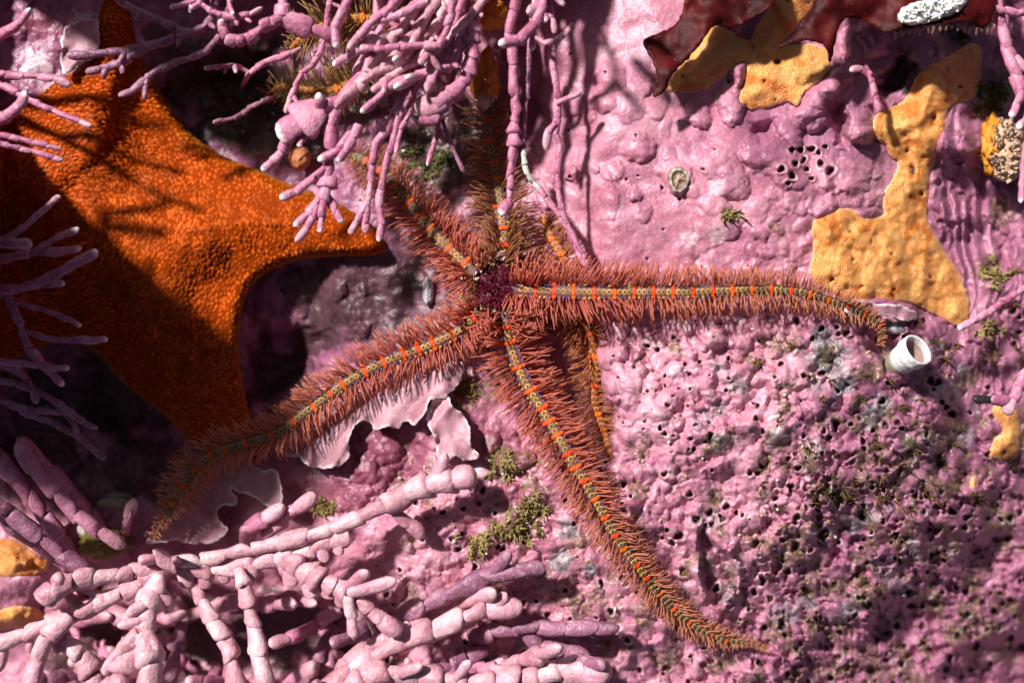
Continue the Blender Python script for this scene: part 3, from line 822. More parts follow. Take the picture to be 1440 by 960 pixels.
# ------------------------------------------------------------------ the orange bat star
STAR_C = np.array([110.0, 320.0])
star_tips = np.array([(542, 346), (335, 655), (-190, 640), (-250, 145), (165, -14)], float)
def star_top(x, y, s):
    r = np.hypot(x - STAR_C[0], y - STAR_C[1])
    base = RS(x, y) * 0.25 + 0.75 * (-24 + 9 * sstep(120, 430, x) - 6 * sstep(420, 640, y))
    rid = np.zeros_like(x)
    for tx, ty in star_tips:
        ex, ey = tx - STAR_C[0], ty - STAR_C[1]; L = math.hypot(ex, ey)
        t = np.clip(((x - STAR_C[0]) * ex + (y - STAR_C[1]) * ey) / L, 0, L)
        d = np.hypot(x - STAR_C[0] - t * ex / L, y - STAR_C[1] - t * ey / L)
        rid = rid + (np.exp(-(d / 60) ** 2) * (1 - 0.5 * t / L)) ** 4
    rid = rid ** 0.25
    base = np.maximum(base, RS(x, y) - 3.0 + 0 * s)
    return base + 3.2 * roundprof(s, 14) + 6.0 * sstep(0, 130, s) + 2.6 * rid * np.clip(s / 12, 0, 1) + 0.9 * fbm(x / 85, y / 85, 3, 181) * np.clip(s / 25, 0, 1)
star_root = thing('bat_star', P(110, 320, float(star_top(np.array([110.]), np.array([320.]), np.array([150.]))[0]) - 10), 'large orange webbed bat star lying in the shaded hollow at left', 'sea star')
V, F, s, xy, m = slab(STAR, star_top, lambda x, y, s: np.minimum(RS(x, y) - 1.0, star_top(x, y, s) - 1.5), 6.0, 3.5, 31, 1.2)
tint = rgba((0.34, 0.046, 0.003), len(V)); tint[:, :3] = np.where((s < 4)[:, None], np.array([[0.50, 0.17, 0.02]]), tint[:, :3])
part('body', V, F, M['star_body'], star_root, {'tint': tint})
def star_pts():
    out = []
    y = -20.0
    while y < 660:
        x = -30.0 + rng.uniform(0, 8)
        while x < 550:
            out.append((x + rng.uniform(-1.5, 1.5), y + rng.uniform(-1.5, 1.5)))
            x += 8.0
        y += 6.4
    return np.array(out)
q = np.array([(x, y) for x, y, r in packed(60000, -40, 550, -20, 662, 2.2, 3.9, 0.86, 1.0)]); sq = poly_sd(STAR, q[:, 0], q[:, 1]); q = q[sq > 2.0]; sq = sq[sq > 2.0]
nq = len(q)
def surf(x, y, s): return PA(x, y, star_top(x, y, s))
e = 2.0
c0 = surf(q[:, 0], q[:, 1], sq)
cx = surf(q[:, 0] + e, q[:, 1], poly_sd(STAR, q[:, 0] + e, q[:, 1])) - c0; cy = surf(q[:, 0], q[:, 1] - e, poly_sd(STAR, q[:, 0], q[:, 1] - e)) - c0
nn = np.cross(cx, cy); nn /= np.linalg.norm(nn, axis=1, keepdims=True)
rad = np.stack([q[:, 0] - STAR_C[0], -(q[:, 1] - STAR_C[1]), np.zeros(nq)], 1)
rad += np.stack([rng.normal(0, 1, nq), rng.normal(0, 1, nq), np.zeros(nq)], 1) * np.linalg.norm(rad, axis=1, keepdims=True) * 0.45
t1v = rad - nn * np.sum(rad * nn, 1, keepdims=True); t1v /= np.linalg.norm(t1v, axis=1, keepdims=True) + 1e-9
t2v = np.cross(nn, t1v)
R = U * rng.uniform(2.9, 5.0, nq) * (0.72 + 0.28 * np.clip(sq / 70, 0, 1))
Vs = np.zeros((nq, 5, 3, 3))
for iu, u in enumerate(np.linspace(-1, 1, 5)):
    a = u * 1.25
    for iw, wv in enumerate((-1, 0, 1)):
        wd = 0.74 * (1 - 0.55 * u * u)
        rr = 0.85 + wv * wd
        pos = t1v * (R * (rr * math.cos(a) - 0.5))[:, None] + t2v * (R * rr * math.sin(a) * 1.05)[:, None]
        hz = (0.22 if wv == 0 else (-0.10 if wv < 0 else -0.25)) * (1 - 0.4 * u * u)
        Vs[:, iu, iw] = c0 + pos + nn * (R * (hz + 0.18))[:, None]
fb = (np.arange(nq) * 15)[:, None]; fl = []
for iu in range(4):
    for iw in range(2):
        fl.append(np.concatenate([fb + iu * 3 + iw, fb + iu * 3 + iw + 1, fb + iu * 3 + iw + 4, fb + iu * 3 + iw + 3], 1))
F = np.concatenate(fl)
g = rng.uniform(0, 1, nq); edge_y = (1 - sstep(4, 26, sq))
big = 0.5 + 0.5 * np.clip(fbm(q[:, 0] / 55, q[:, 1] / 55, 3, 191) * 1.6, -1, 1)
col = np.stack([0.62 + 0.26 * g - 0.26 * (1 - big), 0.054 + 0.052 * g + 0.06 * edge_y + 0.035 * big, 0.003 + 0.004 * g, np.ones(nq)], 1)
part('scales', Vs.reshape(-1, 3), F, M['scale'], star_root, {'tint': np.repeat(col, 15, 0)}, kind='stuff')

# ------------------------------------------------------------------ brittle stars
def smooth1(a, k):
    p = np.concatenate([np.full(k, a[0]), a, np.full(k, a[-1])])
    return np.convolve(p, np.ones(2 * k + 1) / (2 * k + 1), 'valid')

def arm_path(pts, off0, off1, n, hfix=None):
    p = catmull(pts, n)
    if hfix is not None:
        h = np.interp(np.linspace(0, 1, n), np.linspace(0, 1, len(hfix)), hfix)
    else:
        h = RS(p[:, 0], p[:, 1]) + np.linspace(off0, off1, n)
        k = max(2, n // 12)
        h = np.maximum(smooth1(h, k), RS(p[:, 0], p[:, 1]) + 0.4)
        h = smooth1(h, 2)
    return p, h

PAL_RED = dict(spine_a=(0.58, 0.135, 0.085), spine_b=(0.88, 0.35, 0.25), spine_far=(0.62, 0.31, 0.15), plate=(0.74, 0.46, 0.10), plate_far=(0.34, 0.27, 0.10), band=(0.86, 0.075, 0.006), side=(0.16, 0.06, 0.075), hole=(0.07, 0.03, 0.05))
PAL_ORANGE = dict(spine_a=(0.50, 0.15, 0.05), spine_b=(0.66, 0.27, 0.14), spine_far=(0.55, 0.25, 0.1), plate=(0.75, 0.35, 0.08), plate_far=(0.55, 0.25, 0.08), band=(0.85, 0.12, 0.01), side=(0.5, 0.16, 0.06), hole=(0.3, 0.08, 0.03))
PAL_GOLD = dict(spine_a=(0.46, 0.24, 0.08), spine_b=(0.62, 0.42, 0.20), spine_far=(0.46, 0.26, 0.1), plate=(0.72, 0.34, 0.05), plate_far=(0.6, 0.3, 0.06), band=(0.84, 0.15, 0.01), side=(0.50, 0.18, 0.04), hole=(0.3, 0.1, 0.03))

def brittle_arm(root, pts, w0, w1, sl0, sl1, off=(2.6, 0.6), pal=PAL_RED, hfix=None, seg=6.7, per_side=6, seed=0, fade=0.6, band_every=4, side_bias=(1, 1)):
    r = np.random.default_rng(500 + seed)
    L = plen(catmull(pts, 60)); n = max(8, int(L / seg))
    p, h = arm_path(pts, off[0], off[1], n, hfix)
    c = PA(p[:, 0], p[:, 1], h)
    T = np.gradient(c, axis=0); T /= np.linalg.norm(T, axis=1, keepdims=True)
    Lt = np.cross(T, np.array([0, 0, 1.0])); Lt /= np.linalg.norm(Lt, axis=1, keepdims=True)
    Zu = np.cross(Lt, T)
    t = np.linspace(0, 1, n)
    wid = (w0 * (1 - t) + w1 * t) * np.clip((1 - t) * 14, 0.25, 1) * U / 2
    # core tube
    m = n * 2
    tt = np.linspace(0, n - 1, m)
    cc = np.stack([np.interp(tt, np.arange(n), c[:, k]) for k in range(3)], 1)
    rr = np.interp(tt, np.arange(n), wid) * (1 + 0.06 * np.cos(2 * np.pi * tt))
    Vc, Fc = sweep(cc, rr, 10, 0.8)
    colr = rgba(pal['side'], len(Vc))
    fz = np.repeat(np.linspace(0, 1, m), 10)
    colr[:, :3] = colr[:, :3] * (1 - 0.5 * fz[:, None]) + np.array(pal['plate_far'])[None] * 0.5 * fz[:, None]
    # dorsal plates: a ring on each joint, every fourth joint a red band
    Vp, Fp, Cp = [], [], []; nextband = 3
    for i in range(2, n - 1):
        band = (i % band_every == 1) if seed == 1 else (i == nextband)
        if band: nextband = i + int(r.choice([3, 4, 4, 5]))
        pr = min(wid[i] * (0.62 if not band else (0.66 if seed == 1 else r.uniform(.45, .66))), seg * U * 0.60)
        ctr = c[i] + Zu[i] * wid[i] * 0.78
        b = len(Vp)
        pc = np.array(pal['plate']) * (1 - t[i] / 1.1) + np.array(pal['plate_far']) * (t[i] / 1.1)
        pc = pc * r.uniform(0.55, 1.15) * np.array([1, r.uniform(.7, 1.05), r.uniform(.6, 1.1)])
        bc = np.array(pal['band']) * np.array([r.uniform(.7, 1.05), r.uniform(.7, 1.7), 1])
        for ring, (q, zz) in enumerate(((1.0, -0.25), (0.72, 0.28), (0.30, 0.05))):
            for j in range(8):
                a = 2 * np.pi * j / 8
                Vp.append(ctr + (T[i] * math.cos(a) * 0.95 + Lt[i] * math.sin(a) * (1.2 if not band else 1.6)) * pr * q + Zu[i] * pr * zz)
                cl = bc if band else (pc if ring < 2 else np.array(pal['hole']))
                Cp.append(list(cl) + [1])
        for ring in range(2):
            for j in range(8):
                j2 = (j + 1) % 8
                Fp.append((b + ring * 8 + j, b + ring * 8 + j2, b + ring * 8 + 8 + j2, b + ring * 8 + 8 + j))
        Fp.append((b + 16, b + 17, b + 18, b + 19)); Fp.append((b + 16, b + 19, b + 20, b + 23)); Fp.append((b + 20, b + 21, b + 22, b + 23))
        # lateral knobs
        for sgn in (-1, 1):
            b = len(Vp)
            kr = wid[i] * ((0.34 if seed == 1 else r.uniform(.2, .5)) if band else 0.20)
            kc = c[i] + Zu[i] * wid[i] * 0.62 + Lt[i] * sgn * wid[i] * (0.66 if band else 0.74)
            cl = bc if band else (np.array(pal['plate']) * 0.7 if r.random() < 0.4 else np.array([0.13, 0.09, 0.26]))
            for ring, (q, zz) in enumerate(((1.0, -0.4), (0.75, 0.5), (0.2, 0.85))):
                for j in range(6):
                    a = 2 * np.pi * j / 6
                    Vp.append(kc + (T[i] * math.cos(a) + Lt[i] * math.sin(a)) * kr * q + (Zu[i] * 0.8 + Lt[i] * sgn * 0.5) * kr * zz); Cp.append(list(cl) + [1])
            for ring in range(2):
                for j in range(6):
                    j2 = (j + 1) % 6
                    Fp.append((b + ring * 6 + j, b + ring * 6 + j2, b + ring * 6 + 6 + j2, b + ring * 6 + 6 + j))
            Fp.append((b + 12, b + 13, b + 14, b + 15)); Fp.append((b + 12, b + 15, b + 16, b + 17))
    part('arm_plates', np.array(Vp), np.array(Fp), M['skin'], root, {'tint': np.array(Cp)}, kind='stuff')
    # spines in fans on both sides
    P0, DR, LN, CL, BD, RD = [], [], [], [], [], []
    for i in range(n):
        sl = (sl0 * (1 - t[i]) + sl1 * t[i]) * np.clip((1 - t[i]) * 8, 0.35, 1) * U
        clump = 0.9 * clump + r.normal(0, 0.07) if i else 0.0
        for si, sgn in enumerate((-1, 1)):
            for k in range(per_side if i > 6 else per_side + 3):
                if r.random() < 0.06: continue
                el = math.radians(r.uniform(45, 80)) if k >= per_side else math.radians(52 - 88 * k / (per_side - 1)) + r.normal(0, 0.13)
                d = Lt[i] * sgn * math.cos(el) * side_bias[si] + Zu[i] * math.sin(el) + T[i] * (0.16 + clump + r.normal(0, 0.13))
                P0.append(c[i] + Lt[i] * sgn * wid[i] * 0.72 * math.cos(el * 0.6) + Zu[i] * wid[i] * 0.62 * math.sin(el) + T[i] * r.uniform(-.5, .5) * seg * U)
                DR.append(d); lk = sl * r.uniform(0.72, 1.12) * (0.78 + 0.22 * math.cos(el)); LN.append(lk)
                BD.append(T[i] * (r.normal(0.02, 0.07) + 0.3 * max(0, t[i] - .5) * r.normal(0, 1)) + Zu[i] * r.normal(-0.06, 0.10)); RD.append(r.uniform(0.85, 1.15) * (1 - 0.35 * t[i]))
                f = np.clip((t[i] - 0.25) / fade, 0, 1)
                ca = np.array(pal['spine_a']) * (1 - f) + np.array(pal['spine_far']) * f
                CL.append(ca * r.uniform(0.7, 1.25))
    RD = np.array(RD); CL = np.array(CL)
    Vx, Fx, tx = tubes(np.array(P0), np.array(DR), np.array(LN), 1.15 * U * RD, 1.1 * U * RD, np.array(BD), 4, 4, 0.75)
    cl = np.repeat(CL, 16, 0)
    cl = cl * (1 - 0.6 * tx[:, None]) + np.array(pal['spine_b'])[None] * (0.6 * tx[:, None]) * (1 if pal is not PAL_RED else 1.0)
    part('arm_spines', Vx, Fx, M['spine'], root, {'tint': np.concatenate([cl, np.ones((len(cl), 1))], 1)}, kind='stuff')
    return Vc, Fc, colr

def join(parts):
    Vs, Fs, Cs = [], [], []; off = 0
    for v, f, c in parts:
        Vs.append(v); Fs.append(f + off); Cs.append(c); off += len(v)
    return np.vstack(Vs), np.vstack(Fs), np.vstack(Cs)

def disc_mesh(cx, cy, h, rad_px, hgt, lobes, colf, seed):
    r = np.random.default_rng(seed)
    nr, na = 12, 50
    V, C, F = [], [], []
    for i in range(nr + 1):
        q = i / nr
        for j in range(na):
            a = 2 * np.pi * j / na
            rr = rad_px * (1 + 0.13 * math.cos(5 * a + lobes)) * q
            hh = h + hgt * math.sqrt(max(0, 1 - q ** 2.6)) + (0.35 * math.cos(5 * a + lobes) * q * (1 - q) * 4) + r.normal(0, 0.08)
            V.append(P(cx + rr * math.cos(a), cy + rr * math.sin(a), hh)); C.append(list(colf(q, a, r)) + [1])
    for i in range(nr):
        for j in range(na):
            j2 = (j + 1) % na
            F.append((i * na + j, (i + 1) * na + j, (i + 1) * na + j2, i * na + j2))
    return np.array([tuple(v) for v in V]), np.array(F), np.array(C)

# ---- the main brittle star
DH = -5.5
bs = thing('brittle_star', P(700, 405, DH - 4), 'red spiny brittle star with orange banded arms spread across the centre', 'brittle star')
cores = []
cores.append(brittle_arm(bs, [(722, 406), (760, 409), (830, 411), (900, 411), (960, 411), (1020, 409), (1080, 407), (1130, 412), (1180, 428), (1222, 446), (1240, 464), (1239, 484)], 26, 9, 50, 16, pal=PAL_RED,
             hfix=[-4, -1, 4, 6.5, 7.5, 8.5, 9, 8.5, 7.5, 6, 4, 0, -2], seed=1))
cores.append(brittle_arm(bs, [(708, 440), (716, 480), (735, 530), (765, 580), (800, 640), (835, 700), (870, 760), (900, 800), (940, 848), (980, 882), (1020, 898), (1056, 904), (1078, 912)], 26, 8, 54, 16, pal=PAL_RED,
             hfix=[-4, -3, -2, -1, 1, 1.5, 1, 0, -2, -6, -9, -12, -14], seed=2, seg=7.2))
cores.append(brittle_arm(bs, [(680, 430), (650, 462), (600, 487), (550, 505), (500, 530), (445, 568), (395, 606), (340, 624), (300, 638), (274, 660), (254, 690), (236, 722), (218, 752)], 24, 12, 40, 34, pal=PAL_RED,
             hfix=[-4, -4, -5, -6, -8, -9, -10, -9, -8, -8.5, -9, -10, -12], seed=3, seg=7.2))
cores.append(brittle_arm(bs, [(672, 388), (645, 362), (610, 328), (580, 292), (556, 262), (532, 238), (505, 222), (480, 214)], 24, 13, 46, 34, pal=PAL_RED,
             hfix=[-4, -6, -8, -10, -12, -14, -16, -18], seed=4, seg=7.4))
cores.append(brittle_arm(bs, [(704, 370), (708, 340), (705, 300), (700, 265), (692, 220), (686, 182), (690, 150), (700, 125)], 24, 13, 46, 38, pal=dict(PAL_RED, spine_a=(0.38, 0.15, 0.06), spine_b=(0.56, 0.26, 0.12)),
             hfix=[-4, -6, -8, -10, -12, -14, -15, -16], seed=5, seg=7.4))
wine = lambda q, a, r: np.array([0.12, 0.012, 0.032]) * r.uniform(0.6, 1.5) if q < 0.8 else np.array([0.30, 0.16, 0.08]) * r.uniform(0.6, 1.3)
cores.append(disc_mesh(700, 405, DH - 4, 48, 7.0, 0.3, wine, 51))
V, F, C = join(cores)
part('body', V, F, M['skin'], bs, {'tint': C})
nsp = 900
a = rng.uniform(0, 2 * np.pi, nsp); q = np.sqrt(rng.uniform(0, 1, nsp)) * 0.92
rr = 44 * (1 + 0.13 * np.cos(5 * a + 0.3)) * q
b0 = PA(700 + rr * np.cos(a), 405 + rr * np.sin(a), DH - 4 + 7.0 * np.sqrt(np.clip(1 - q ** 2.6, 0, 1)) - 0.2)
dr = np.stack([np.cos(a) * q, -np.sin(a) * q, np.full(nsp, 0.8)], 1) + rng.normal(0, .3, (nsp, 3))
V, F, t = tubes(b0, dr, rng.uniform(0.0009, 0.0022, nsp), 0.00018, 0.00010, None, 4, 3)
cl = np.where((q < 0.62)[:, None], np.array([[0.26, 0.022, 0.062]]), np.where((rng.random(nsp) < 0.5)[:, None], np.array([[0.55, 0.42, 0.20]]), np.array([[0.20, 0.05, 0.05]]))) * rng.uniform(0.5, 1.5, (nsp, 1))
part('disc_spines', V, F, M['spine'], bs, {'tint': np.repeat(np.concatenate([cl, np.ones((nsp, 1))], 1), 12, 0)}, kind='stuff')

ng = 130
a = rng.uniform(0, 2 * np.pi, ng); q = rng.uniform(0.62, 1.15, ng)
b0 = PA(700 + 50 * q * np.cos(a), 405 + 52 * q * np.sin(a), DH + 3.6 - 3.0 * (q - .6) + rng.normal(0, .5, ng))
V, F, t = tubes(b0, rng.normal(0, 1, (ng, 3)) + np.array([0, 0, .6]), rng.uniform(.0004, .0012, ng), .00030, .00022, None, 6, 4, .7)
cl = np.array([[.50, .38, .18], [.66, .55, .38], [.40, .24, .06], [.24, .09, .06]])[rng.integers(0, 4, ng)]
part('disc_granules', V, F, M['skin'], bs, {'tint': np.repeat(np.concatenate([cl, np.ones((ng, 1))], 1), 24, 0)}, kind='stuff')

# ---- a second, orange one tucked under the first
b2 = thing('brittle_star', P(800, 425, -13), 'orange brittle star mostly hidden under the long right arm of the red one', 'brittle star')
cores = [brittle_arm(b2, [(800, 420), (800, 385), (788, 355), (772, 330), (765, 300)], 20, 10, 42, 30, pal=PAL_ORANGE, hfix=[-9, -7, -6, -7, -9], seed=11, seg=7.5),
         brittle_arm(b2, [(805, 430), (822, 455), (834, 490), (836, 525), (836, 565), (850, 610), (862, 650)], 20, 10, 40, 24, pal=PAL_ORANGE, hfix=[-9, -8, -7, -7.5, -9, -10, -9], seed=12, seg=7.5, side_bias=(1, 1)),
         disc_mesh(800, 425, -13, 24, 4, 0, lambda q, a, r: np.array([0.4, 0.12, 0.04]) * r.uniform(0.6, 1.3), 52)]
V, F, C = join(cores)
part('body', V, F, M['skin'], b2, {'tint': C})
# ---- a third, golden one among the hanging fronds
b3 = thing('brittle_star', P(590, 30, -17), 'golden brown brittle star clinging behind the hanging pink fronds at top', 'brittle star')
cores = [brittle_arm(b3, [(590, 28), (545, 34), (500, 26), (460, 36), (425, 56), (408, 68)], 22, 12, 60, 44, pal=PAL_GOLD, hfix=[-12, -10, -8, -8, -9, -12], seed=21, seg=7.5, per_side=5),
         brittle_arm(b3, [(585, 40), (540, 80), (490, 120), (440, 128), (400, 122), (375, 132)], 20, 10, 48, 34, pal=PAL_GOLD, hfix=[-13, -14, -13, -13, -15, -18], seed=22, seg=7.5, per_side=5),
         disc_mesh(592, 32, -17, 28, 5, 0, lambda q, a, r: np.array([0.55, 0.2, 0.03]) * r.uniform(0.6, 1.3), 53)]
V, F, C = join(cores)
part('body', V, F, M['skin'], b3, {'tint': C})

# ------------------------------------------------------------------ jointed coralline fronds
def unit_segment(kind, seed, sides=10):
    """one joint of a frond: z from 0 to 1, half-width about 1"""
    r = np.random.default_rng(800 + seed)
    prof = {'cyl': [(0.0, .62), (.03, .84), (.14, .93), (.38, .93), (.64, .99), (.84, 1.02), (.955, .90), (1.0, .45)],
            'bead': [(0.0, .55), (.03, .74), (.16, .82), (.38, .92), (.62, 1.06), (.82, 1.14), (.95, 1.00), (1.0, .6)],
            'lobe': [(0.0, .30), (.03, .58), (.18, .75), (.40, .92), (.62, 1.12), (.80, 1.28), (.93, 1.18), (1.0, .7)],
            'tip': [(0.0, .60), (.03, .80), (.16, .88), (.38, .93), (.62, .96), (.82, .84), (.94, .54), (1.0, .12)]}[kind]
    ph = r.uniform(0, 6.28); V = []
    bx, by = r.normal(0, .10), r.normal(0, .10)
    k1, k2 = r.uniform(0.05, 0.16), r.uniform(0.03, 0.09)
    tilt, tilt2, barrel, wedge = r.normal(0, .13), r.normal(0, .13), r.normal(0, .09), r.normal(0, .10)
    prof = [(z, q * (1 + barrel * math.sin(math.pi * z) + wedge * (z - .5))) for z, q in prof]
    asym = r.uniform(-0.25, 0.25)
    for z, rad in prof:
        for j in range(sides):
            a = 2 * np.pi * j / sides
            q = rad * (1 + k1 * math.cos(2 * a + ph + 2 * z) + k2 * math.cos(3 * a - ph + 4 * z)) * (1 + r.normal(0, .018))
            x = math.cos(a) * q; y = math.sin(a) * q
            if kind == 'lobe':
                y *= 0.75 / max(rad, 0.75)
                zz = z - 0.16 * max(0, abs(math.cos(a)) - 0.35) * max(0, z - 0.4) * 2 * -1 if z > 0.5 else z
            else:
                zz = z
            x += bx * math.sin(math.pi * z) + asym * 0.25 * z * z * (kind != 'cyl'); y += by * math.sin(math.pi * z)
            V.append((x, y, zz + (tilt * x + tilt2 * y) * (0.35 if kind == 'tip' else 1.0) * 0.8))
    F = []
    nr = len(prof)
    for i in range(nr - 1):
        for j in range(sides):
            j2 = (j + 1) % sides
            F.append((i * sides + j, i * sides + j2, (i + 1) * sides + j2, (i + 1) * sides + j))
    top = (nr - 1) * sides
    for j in range(1, sides - 2, 2):
        F.append((top, top + j, top + j + 1, top + j + 2))
    return np.array(V), np.array(F)

SEG = {}
def seg_mesh(kind, var, mat):
    key = (kind, var, mat)
    if key not in SEG:
        v, f = unit_segment(kind, var * 7 + len(kind))
        me = mesh_np('segment', v, f)
        me.materials.append(M[mat])
        SEG[key] = me
    return SEG[key]

fr = random.Random(11)
def B(pts, h0, h1, w0, w1, k='cyl', tip='w', nub=0.0, ratio=2.1, flat=0.85, nl=1.6, droop=0.0):
    return dict(droop=droop, pts=pts, h0=h0, h1=h1, w0=w0, w1=w1, k=k, tip=tip, nub=nub, ratio=ratio, flat=flat, nl=nl)

def put_segment(root, a, b, w, kind, mat, flat, var):
    me = seg_mesh(kind, var, mat)
    o = bpy.data.objects.new('segment', me)
    scene.collection.objects.link(o)
    o.parent = root
    d = b - a; L = d.length
    if L < 1e-7: return o
    z = d / L
    up = Vector((0, 0, 1))
    x = up.cross(z)
    if x.length < 0.05: x = Vector((1, 0, 0)) - z * z.x
    x.normalize(); y = z.cross(x)
    ro = fr.uniform(-0.35, 0.35)
    x2 = x * math.cos(ro) + y * math.sin(ro); y2 = z.cross(x2)
    hw = w * U / 2
    Mx = Matrix(((x2.x * hw, y2.x * hw * flat, z.x * L * 1.08, a.x - root.location.x),
                 (x2.y * hw, y2.y * hw * flat, z.y * L * 1.08, a.y - root.location.y),
                 (x2.z * hw, y2.z * hw * flat, z.z * L * 1.08, a.z - root.location.z), (0, 0, 0, 1)))
    o.matrix_basis = Mx
    return o

TIPMAT = {'cor': 'cor_tip', 'cor_pale': 'cor_blunt', 'cor_dark': 'cor_dark', 'cor_dead': 'cor_dead'}
def frond(label, branches, mat='cor', group=None, base=None, name='coralline_frond'):
    p0 = branches[0]['pts'][0]
    h00 = branches[0]['h0']
    if base is not None:
        bx, by = base
        hb = float(RH(bx, by)) - 0.6
        root_loc = P(bx, by, hb)
    else:
        bx, by = p0; hb = h00; root_loc = P(bx, by, hb)
    root = thing(name, root_loc, label, 'coralline', group)
    for bi, br in enumerate(branches):
        pts = [(x, y, br['h0']) for x, y in br['pts']]
        n0 = len(pts)
        cum = [0.0]
        for i in range(1, n0): cum.append(cum[-1] + math.hypot(pts[i][0] - pts[i - 1][0], pts[i][1] - pts[i - 1][1]))
        pts = [(x, y, br['h0'] + (br['h1'] - br['h0']) * c / max(cum[-1], 1)) for (x, y, _), c in zip(pts, cum)]
        if bi == 0 and base is not None:
            pts = [(bx, by, hb)] + pts
        sm = catmull(pts, max(8, int(plen(pts) / 3) + 2))
        s = np.concatenate([[0], np.cumsum(np.linalg.norm(np.diff(sm[:, :2], axis=0), axis=1))])
        tot = s[-1]; pos = [0.0]
        while pos[-1] < tot:
            w = br['w0'] + (br['w1'] - br['w0']) * pos[-1] / tot
            pos.append(pos[-1] + w * br['ratio'] * fr.uniform(0.82, 1.18))
        sc = tot / pos[-1]; pos = [q * sc for q in pos]
        P3 = [P(*[float(np.interp(q, s, sm[:, k])) for k in range(3)]) for q in pos]
        m = len(P3) - 1
        for i in range(m):
            tq = pos[i] / tot
            w = (br['w0'] + (br['w1'] - br['w0']) * tq) * fr.uniform(0.82, 1.16)
            last = (i == m - 1)
            kind = 'tip' if last and br['tip'] else br['k']
            if kind == 'lobe' and fr.random() < 0.35: kind = 'bead'
            mm = mat
            if last and br['tip'] == 'w': mm = TIPMAT[mat] if (fr.random() < .5 or 'white' in label) else ('cor_blunt' if mat in ('cor', 'cor_pale') else mat)
            elif last and br['tip'] == 'b': mm = 'cor_blunt' if mat in ('cor', 'cor_pale') else mat
            put_segment(root, P3[i], P3[i + 1], w, kind, mm, br['flat'], fr.randrange(14))
            if br['droop'] and fr.random() < br['droop']:
                d = (P3[i + 1] - P3[i]).normalized()
                st = P3[i] + (P3[i + 1] - P3[i]) * fr.uniform(.45, .8)
                dd = (Vector((fr.uniform(-.25, .25), -1, fr.uniform(-.35, .1))) + d * fr.uniform(-.1, .5)).normalized()
                put_segment(root, st, st + dd * w * U * fr.uniform(.75, 1.05), w * fr.uniform(.75, .95), 'tip', 'cor_blunt' if mat in ('cor', 'cor_pale') else mat, .55, fr.randrange(14))
            if br['nub'] and not last and fr.random() < br['nub']:
                d = (P3[i + 1] - P3[i]).normalized()
                side = Vector((0, 0, 1)).cross(d).normalized() * fr.choice((-1, 1))
                dd = (side * fr.uniform(.7, 1.1) + d * fr.uniform(0.2, 0.8) + Vector((0, 0, fr.uniform(-.3, .5)))).normalized()
                st = P3[i] + (P3[i + 1] - P3[i]) * fr.uniform(.6, .95)
                wl = w * fr.uniform(.55, .8)
                en = st + dd * (w * U * 0.4 + wl * U * br['nl'] * fr.uniform(.7, 1.2))
                put_segment(root, st, en, wl, 'tip', TIPMAT[mat] if fr.random() < .5 else mat, br['flat'], fr.randrange(14))
    return root

# --- upper left corner, entering from the left edge
frond('short thick frond with a white tip in the top left corner', [B([(-30, 62), (0, 50), (25, 36), (42, 14)], 4, 10, 17, 13)], base=(-60, 80))
frond('slim dim frond crossing the left edge above the sea star', [B([(-30, 104), (0, 105), (60, 108), (98, 118)], 6, 8, 12, 11)], base=(-60, 110))
frond('bright stubby pink frond on the left edge over the sea star', [B([(-30, 185), (0, 168), (25, 152), (36, 130)], 12, 16, 16, 13)], base=(-70, 205))
frond('long bare purple frond slanting down over the sea star corner', [B([(-30, 106), (0, 118), (40, 140), (80, 158), (128, 177)], 8, 12, 11, 10, nub=.1)], base=(-60, 98))
frond('forked pair of thin purple tips over the dark orange disc', [B([(-40, 186), (0, 190), (45, 200), (86, 210)], 14, 12, 9, 9), B([(-30, 190), (0, 202), (50, 214), (88, 226)], 14, 11, 9, 9)], base=(-80, 180))
frond('single short purple sprig standing over the middle of the sea star', [B([(-20, 345), (10, 335), (36, 318), (60, 296), (84, 276)], 10, 8, 10, 11)], base=(-70, 360))

# --- left edge bush
frond('pale pink blunt frond at the left edge below the short purple sprig', [B([(-40, 338), (0, 341), (43, 342)], 18, 20, 13, 15, tip='w')], base=(-80, 335))
frond('upward bent frond with banded white tip at the left edge', [B([(-30, 372), (0, 364), (50, 356), (112, 350)], 8, 9, 13, 11), B([(50, 352), (80, 334), (110, 322)], 9, 12, 9, 10)], base=(-70, 380))
frond('longest forked frond of the left edge bush with a clubbed upper tip',
      [B([(-40, 395), (0, 408), (25, 406), (75, 388), (112, 367), (136, 354)], 10, 12, 13, 13), B([(-10, 416), (45, 404), (90, 398)], 9, 8, 9, 8),
       B([(8, 410), (26, 450), (40, 488), (68, 520), (88, 541)], 9, 6, 12, 11), B([(22, 424), (75, 440), (113, 458)], 9, 9, 8, 9), B([(38, 466), (80, 478), (150, 477)], 8, 9, 10, 11)], base=(-80, 400))
frond('straight purple frond below the forked one at the left edge', [B([(-40, 512), (0, 508), (60, 515), (96, 517)], 10, 8, 11, 10), B([(-6, 508), (36, 530), (52, 566)], 8, 4, 10, 9)], base=(-70, 520))
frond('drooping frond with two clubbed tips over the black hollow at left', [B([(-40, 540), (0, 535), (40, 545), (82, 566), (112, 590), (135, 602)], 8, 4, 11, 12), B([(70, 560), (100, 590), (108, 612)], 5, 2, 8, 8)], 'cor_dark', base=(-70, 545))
frond('lowest fan of dim fronds over the black hollow at left', [B([(-40, 556), (0, 562), (40, 575), (88, 580)], 7, 4, 11, 10), B([(10, 566), (45, 582), (90, 602), (120, 622), (146, 645)], 6, 0, 10, 10)], 'cor_dark', base=(-70, 560))

